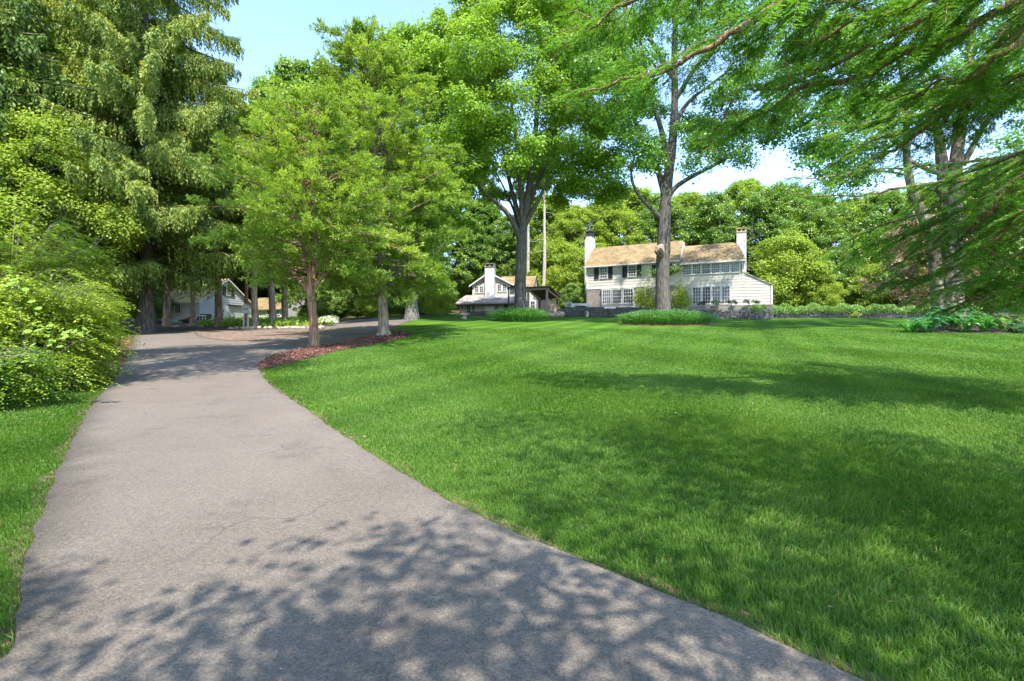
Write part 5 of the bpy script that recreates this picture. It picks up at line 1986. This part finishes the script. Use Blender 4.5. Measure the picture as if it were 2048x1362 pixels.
def wood(kind, px, d, top=None, sc=None, label='', name=None):
    p = protos[kind]
    b_ = base(px, d)
    H0 = {'A': 19, 'B': 17, 'C': 20, 'D': 9, 'E': 9, 'F': 9, 'G': 19, 'H': 17, 'K': 18}[kind]
    if top is not None:
        sc = (EYE - (top - HY) * d / F - b_[2]) / H0
    r = p if kind not in used else copy_tree(p)
    used.add(kind)
    r['label'] = label
    if name:
        r.name = name
    wx = sc if sc < 1.25 else 1.25 + (sc - 1.25) * .6
    return put(r, px, d, None, (wx, wx, sc))


# behind the main house, left to right
wood('B', 1095, 92, 395, None, 'pale tree in the woods behind the gap between cottage and main house')
wood('H', 1150, 84, 410, None, 'green tree rising just left of the main house left chimney')
wood('H', 1215, 88, 392, None, 'pale rounded tree just right of the left chimney, behind the roof')
wood('B', 1268, 94, 380, None, 'pale tree behind the shadowed end of the main roof')
wood('K', 1318, 90, 392, None, 'tree in the woods directly behind the tall dark maple trunk')
wood('H', 1372, 96, 384, None, 'pale tree just right of the dark maple trunk, behind the roof ridge')
wood('K', 1425, 86, 386, None, 'bright tree behind the right hand roof, left of the right chimney')
wood('H', 1488, 90, 360, None, 'tall pale tree directly behind the right chimney')
wood('K', 1545, 82, 366, None, 'dense green tree just right of the right chimney')
wood('C', 1590, 92, 372, None, 'dark tree behind the lean to end of the main house')
wood('K', 1640, 84, 392, None, 'green tree behind the left part of the long hedge')
wood('H', 1700, 90, 398, None, 'pale tree behind the middle of the long hedge')
wood('A', 1765, 86, 385, None, 'green tree left of the copper leaved tree, far back')
wood('B', 1840, 92, 380, None, 'pale tree far behind the copper leaved tree')
wood('A', 1925, 84, 350, None, 'tree far behind the old maple trunk')
wood('B', 2005, 78, 320, None, 'pale tree far back at the right edge')
wood('A', 2090, 70, 300, None, 'green tree just cut by the right picture edge')
wood('D', 1568, 63, 468, None, 'small pale layered tree at the lean to end of the house')
wood('E', 1602, 68, 500, None, 'small dark tree in the shade right of the lean to')
wood('D', 1645, 60, 545, None, 'low blossoming looking pale tree behind the hedge, nearest the house')
wood('E', 1690, 66, 500, None, 'small green tree behind the middle of the hedge')
wood('D', 1745, 62, 530, None, 'small pale tree behind the hedge, left of the copper tree')
wood('E', 1800, 60, 520, None, 'small green tree close behind the right part of the hedge')
wood('E', 1905, 56, 500, None, 'small green tree behind the old maple trunk')
wood('D', 1985, 54, 480, None, 'small pale tree behind the ferns at right')
wood('E', 2060, 46, 440, None, 'small green tree at the right picture edge behind the ferns')
# behind the cottage
wood('D', 1150, 70, 500, None, 'small bright tree between pavilion and main house')
wood('E', 1148, 62.5, 566, None, 'low dark green tree at the left corner of the main house')
wood('D', 1108, 76, 480, None, 'pale small tree behind the pavilion roof')
wood('K', 1020, 80, 430, None, 'green tree behind the cottage ridge')
wood('C', 965, 84, 400, None, 'dark tree behind the cottage chimney')
wood('K', 915, 80, 420, None, 'green tree behind the left end of the cottage')
wood('E', 868, 68, 540, None, 'leafy green tree at the left end of the cottage')
wood('D', 872, 55, 560, None, 'low pale tree left of the cottage, behind the thick grey trunk')
wood('E', 850, 66, 520, None, 'green low tree in the gap right of the mulch bed')
# behind the driveway and the garage
wood('C', 800, 76, 380, None, 'dark tree behind the thick grey trunk')
wood('C', 735, 72, 330, None, 'dark tree at the end of the right arm of the driveway')
wood('E', 715, 62, 545, None, 'low dark tree closing the right arm of the driveway')
wood('E', 612, 64, 540, None, 'low green tree behind the reddish cedar trunk')
wood('C', 665, 80, 240, None, 'tall dark tree behind the reddish cedar')
wood('A', 612, 84, 130, None, 'tall bright tree whose top shows in the sky gap')
wood('A', 560, 92, 170, None, 'tree whose top shows at the left of the sky gap')
wood('C', 540, 78, 300, None, 'dark tree behind the outbuilding')
wood('A', 470, 80, 250, None, 'tree rising directly behind the garage gable')
wood('C', 410, 78, 250, None, 'dark tree behind the garage roof')
wood('C', 340, 72, 250, None, 'dark tree behind the left end of the garage')
wood('A', 270, 70, 150, None, 'tree in the dark woods left of the garage')
wood('C', 205, 64, 200, None, 'dark tree behind the huge weeping spruce')
wood('E', 300, 60, 560, None, 'low green tree left of the garage wall')
wood('E', 245, 57, 545, None, 'low green tree behind the fallen log')
wood('E', 200, 46, 470, None, 'leafy low tree behind the shrubs on the left')
# nearer woods on the left
wood('G', 150, 48, -60, None, 'tall pale tree behind the left side of the weeping spruce')
wood('G', 60, 38, -120, None, 'tall bright tree near the upper left corner')
wood('G', -30, 30, 0, None, 'pale leafy tree at the left picture edge')
wood('C', 110, 60, 30, None, 'dark tall tree deep in the woods on the left')
wood('F', 105, 32, 330, None, 'pale understory tree behind the big shrub')
wood('F', 30, 27, 240, None, 'pale understory tree at the left edge above the big shrub')
wood('F', 170, 36, 420, None, 'green understory tree below the spruce boughs')
# tall bare stemmed pines behind the cottage
pn = make_spruce('pine_tree', 'tall pine with bare pale trunk just right of the maple trunk, behind the cottage', 27, .33, 19, 3.2, M['spruce_dark'], M['bark_pale'], step=.9, nb=5, hang=.7, dead=8, leaf=.34)
put(pn, 1057, 74, 0)
for px_, d_, s_, lb in ((1088, 72, 1.0, 'tall pine with bare pale leaning trunk behind the pavilion'), (977, 88, 1.05, 'tall slim pale trunked pine behind the cottage chimney')):
    c = copy_tree(pn)
    c['label'] = lb
    put(c, px_, d_, None, s_)

# ------------------------------------------------------------------ hemlock whose boughs reach in from the right
hm = thing('hemlock_tree', 'hemlock reaching long dark feathery boughs into the picture from the right', 'tree', gpt(10.6, 7.6))
tb, lv = MB(), Leaves()
c = gpt(10.6, 7.6)
tb.tube([c - [0, 0, .3], c + [0, 0, 3], c + [.1, 0, 8], c + [.15, .1, 13], c + [.1, .1, 17]], [.5, .38, .3, .18, .04], 14, .06)


def smooth_path(pts, k=5):
    pts = np.asarray(pts, float)
    n = len(pts)
    t = np.linspace(0, n - 1, n * k)
    P = np.stack([np.interp(t, np.arange(n), pts[:, i]) for i in range(3)], 1)
    for _ in range(6):
        P[1:-1] = .25 * P[:-2] + .5 * P[1:-1] + .25 * P[2:]
    return P


def bough(pts, r0, start=.3, sec=1.5, dens=1.0, droop=.25):
    P = smooth_path(pts)
    wg = np.cumsum(rng.normal(size=(len(P), 3)), 0) * .035
    wg -= np.linspace(0, 1, len(P))[:, None] * wg[-1]
    P = P + wg
    tb.tube(P, np.linspace(r0 * .72, .009, len(P)), 7, .05)
    seg = np.linalg.norm(np.diff(P, axis=0), axis=1)
    cum = np.concatenate([[0], np.cumsum(seg)])
    Lt = cum[-1]
    s = Lt * start
    side = 1
    while s < Lt:
        f = s / Lt
        p = np.array([np.interp(s, cum, P[:, i]) for i in range(3)])
        q = np.array([np.interp(min(s + .1, Lt), cum, P[:, i]) for i in range(3)])
        tg = nrm(q - p + 1e-6)
        sd = nrm(np.cross(tg, UP)) * side
        side = -side
        l2 = sec * (1.05 - .75 * (f - start) / (1 - start)) * rng.uniform(.55, 1.2)
        dr = nrm(sd * .85 + tg * .75 + UP * rng.uniform(-.25, .12))
        e = p + dr * l2
        P2 = bez(p, p + dr * l2 * .55 + UP * .06, e - UP * l2 * droop * rng.uniform(.5, 1.5), 8)
        tb.tube(P2, np.linspace(.010, .003, 8), 4, 0, False)
        if rng.uniform() < .10:
            for j in range(6):
                g0 = P2[rng.integers(2, 7)]
                e0 = g0 + (dr * .5 + nrm(np.cross(dr, UP)) * rng.uniform(-1, 1) + UP * rng.uniform(-.5, .2)) * rng.uniform(.1, .4)
                tb.tube([g0, (g0 + e0) / 2 + UP * .02, e0], [.005, .003, .002], 3, 0, False)
            s += .1
            continue
        n = max(3, int(l2 / .032 * dens))
        t0 = .42 + rng.normal() * .14
        for j in range(n):
            g = rng.uniform(.12, 1.0)
            p3 = np.array([np.interp(g, np.linspace(0, 1, 8), P2[:, i]) for i in range(3)])
            s3 = nrm(np.cross(dr, UP)) * (1 if j % 2 else -1)
            d3 = nrm(s3 * .8 + dr * .75 + UP * rng.uniform(-.35, .05))
            l3 = rng.uniform(.10, .30) * (1.15 - .6 * g)
            k = 16
            ff = np.linspace(.05, 1, k)
            pp = p3 + d3 * (ff * l3)[:, None] - UP * (ff ** 2 * l3 * .25)[:, None]
            s4 = nrm(np.cross(d3, UP))
            sg = np.where(np.arange(k) % 2 == 0, 1.0, -1.0)
            lv.add(pp, s4 * sg[:, None] * .7 + d3 * .8 + rng.normal(size=(k, 3)) * .12, UP + rng.normal(size=(k, 3)) * .7, rng.uniform(.035, .085, k), .015, t0 + rng.normal(size=k) * .13)
        s += .105 / dens * rng.uniform(.7, 1.3)


def bough2(pts, r0, start=.3, sec=1.5, dens=1.0, droop=.25):
    bough(pts, r0, start, sec, dens, droop)
    if rng.uniform() < .3:
        j = [np.asarray(p, float) + np.array([rng.uniform(-.5, .6), rng.uniform(-.5, 1.1), rng.uniform(-.15, .75)]) for p in pts]
        bough(j, r0 * .7, start, sec, dens * .8, droop)


O = lambda z: np.array([10.6, 7.6, z])
bough2([O(9.6), W(2048, 3, 8.2), W(1938, 166, 8.6), W(1843, 261, 9.2), W(1740, 320, 9.8), W(1660, 370, 10.4)], .13, .32, 1.5)
bough2([O(9.2), W(1640, -30, 7.4), W(1480, 45, 7.8), W(1370, 105, 8.2), W(1240, 155, 8.6), W(1150, 190, 9)], .12, .46, 1.6)
bough2([O(10.6), W(1560, -130, 7.8), W(1340, -30, 8.4), W(1210, 50, 9), W(1120, 95, 9.4)], .12, .48, 1.5)
bough2([O(8.4), W(1900, 60, 7.5), W(1750, 110, 8.0), W(1610, 170, 8.6), W(1510, 225, 9.2), W(1440, 262, 9.6)], .11, .40, 1.5)
bough2([O(7.4), W(2048, 190, 8.4), W(1930, 225, 9), W(1790, 245, 10), W(1650, 285, 10.8)], .10, .25, 1.3)
bough2([O(10.0), W(2000, -70, 7.0), W(1850, 0, 7.4), W(1700, 45, 7.9), W(1590, 90, 8.4)], .10, .42, 1.5)
bough2([O(8.8), W(2040, 80, 6.8), W(1960, 110, 7.2), W(1860, 150, 7.8), W(1770, 200, 8.3)], .09, .34, 1.3)
bough2([O(5.4), W(2080, 330, 9), W(1980, 400, 9.6), W(1870, 445, 10.4), W(1760, 480, 11.2), W(1700, 520, 11.8)], .10, .25, 1.5)
bough([O(5.2), W(2080, 380, 8.5), W(1990, 450, 9), W(1900, 505, 9.8), W(1830, 540, 10.4), W(1780, 575, 11)], .08, .25, 1.5)
bough([O(4.2), W(2100, 480, 8.2), W(2000, 545, 8.8), W(1920, 580, 9.4), W(1850, 606, 10)], .07, .2, 1.3)
bough([O(4.7), W(2090, 420, 10.5), W(1990, 470, 11), W(1900, 520, 11.6), W(1840, 560, 12)], .07, .2, 1.5)
bough2([O(5.8), W(2090, 300, 10), W(1960, 345, 11), W(1800, 390, 12), W(1660, 400, 12.6), W(1580, 385, 13)], .09, .30, 1.2, .7)
bough2([O(4.4), W(2080, 440, 9), W(1985, 500, 9.6), W(1890, 540, 10.4), W(1810, 565, 11)], .09, .2, 1.4)
bough2([O(3.4), W(2090, 520, 8.6), W(2010, 575, 9.2), W(1935, 605, 9.8), W(1880, 618, 10.2)], .07, .2, 1.1)
bough2([O(4.9), W(2110, 400, 7.4), W(2030, 460, 7.8), W(1960, 500, 8.3)], .07, .2, 1.2)
bough2([O(3.0), W(2100, 560, 9.5), W(2040, 600, 9.8), W(1990, 618, 10.2)], .05, .2, .8)
for z_ in (4, 6, 8, 10.5, 12, 13.5, 15):
    for a in (0.2, -1.0, 1.4):
        L_ = 4.6 * (1 - z_ / 19)
        e = np.array([math.cos(a), math.sin(a), 0])
        bough([O(z_), O(z_) + e * L_ * .5 + UP * .3, O(z_) + e * L_ - UP * .6], .07, .25, 1.1, .45)
# bare hanging twigs
for pl in ([(1572, 62), (1568, 110), (1578, 160), (1594, 190), (1590, 212), (1583, 232)], [(1985, 628), (2000, 645), (2025, 657), (2060, 664)], [(2000, 630), (2030, 641), (2070, 650)]):
    tb.tube(smooth_path([W(a, b_, 8.3) for a, b_ in pl], 3), np.linspace(.014, .005, 3 * len(pl)), 5, 0, False)
tb.build('trunk', M['bark_red'], hm, True)
lv.build('crown', M['hemlock'], hm)
print('hemlock faces', lv.count())

# ------------------------------------------------------------------ trees behind the camera whose shade falls on lawn and drive
rng = np.random.default_rng(31)
sh = make_deciduous('shade_tree', 'leafy roadside tree out of view behind the photographer', 14.5, .3, 4.8, 13.6, 4.3, 120, 210, .12, M['maple'], M['bark_grey'], fork=3.6, rc=.95, limbs=7)
sh.location = (3.6, -2.2, float(T(3.6, -2.2)))
for x, y, s_, lb in ((15.0, -4.5, .8, 'leafy tree out of view behind and right of the photographer'), (-4.4, -3.9, .8, 'leafy tree out of view straight behind the photographer'), (16.5, -1.5, 1.25, 'leafy tree out of view on the right beyond the hemlock')):
    c = copy_tree(sh)
    c['label'] = lb
    c.location = (x, y, float(T(x, y)) - .05)
    c.scale = (s_, s_, s_)
    c.rotation_euler[2] = rng.uniform(0, 6.28)
nl = make_deciduous('shade_tree', 'tall tree at the left edge whose crown reaches over the big pale shrub', 20, .3, 11.0, 19.5, 5.0, 150, 170, .17, M['wood_leaf'], M['bark_dark'], fork=7, rc=1.0, limbs=8)
nl.location = (-11.6, 8.6, float(T(-11.6, 8.6)))
# undergrowth at the edge of the woods
for k in range(44):
    px_ = rng.uniform(180, 905)
    d_ = rng.uniform(60, 73) if px_ > 575 else rng.uniform(64, 74)
    if 290 < px_ < 575:
        d_ = rng.uniform(76, 82)
    c = copy_tree(protos['E' if k % 3 else 'D'])
    c.name = 'woodland_shrub'
    c['label'] = 'one of the low leafy shrubs in the dark undergrowth behind the driveway'
    c['group'] = 'undergrowth shrubs at the edge of the woods'
    s_ = rng.uniform(.22, .42)
    put(c, px_, d_, None, (s_ * 1.3, s_ * 1.3, s_))

for k in range(30):
    c = copy_tree(protos['E' if k % 3 else 'K'])
    c.name = 'woodland_tree'
    c['label'] = 'one of the leafy young trees filling the dark woods far behind garage and drive'
    c['group'] = 'young trees filling the woods behind the garage'
    s_ = rng.uniform(.6, .95) * (1 if k % 3 else .5)
    put(c, 330 + k * 23 + rng.uniform(-8, 8), rng.uniform(83, 97), None, (s_ * 1.3, s_ * 1.3, s_))

# ------------------------------------------------------------------ light, sky, camera
el = R(60)
az = np.array([.15, -.9887])
S = Vector((az[0] * math.cos(el), az[1] * math.cos(el), math.sin(el)))
sun = bpy.data.lights.new('sun', 'SUN')
sun.energy = 2.35
sun.angle = R(.53)
sun.color = (1.0, .94, .84)
so = bpy.data.objects.new('sun', sun)
COL.objects.link(so)
so.rotation_euler = S.to_track_quat('Z', 'Y').to_euler()
so.location = (0, 0, 60)
w = bpy.data.worlds.new('World')
scene.world = w
w.use_nodes = True
nt = w.node_tree
bg = nt.nodes['Background']
sky = nt.nodes.new('ShaderNodeTexSky')
sky.sky_type = 'NISHITA'
sky.sun_disc = False
sky.sun_elevation = el
sky.sun_rotation = math.atan2(az[0], az[1])
sky.air_density = .9
sky.dust_density = .4
sky.ozone_density = 2.6
nt.links.new(sky.outputs[0], bg.inputs[0])
bg.inputs[1].default_value = .14

cam = bpy.data.cameras.new('camera')
cam.sensor_width = 36
cam.lens = F / 2048 * 36
cam.clip_end = 1500
co = bpy.data.objects.new('camera', cam)
COL.objects.link(co)
co.location = (0, 0, EYE)
co.rotation_euler = (R(90), 0, 0)
scene.camera = co
scene.view_settings.view_transform = 'Standard'
scene.view_settings.look = 'None'
scene.view_settings.gamma = 1
scene.view_settings.exposure = 2.24
scene.render.engine = 'CYCLES'
cy = scene.cycles
cy.max_bounces = 7
cy.diffuse_bounces = 4
cy.glossy_bounces = 2
cy.transmission_bounces = 4
cy.transparent_max_bounces = 4
cy.caustics_reflective = False
cy.caustics_refractive = False
cy.use_denoising = True
cy.use_adaptive_sampling = True
cy.adaptive_threshold = .007
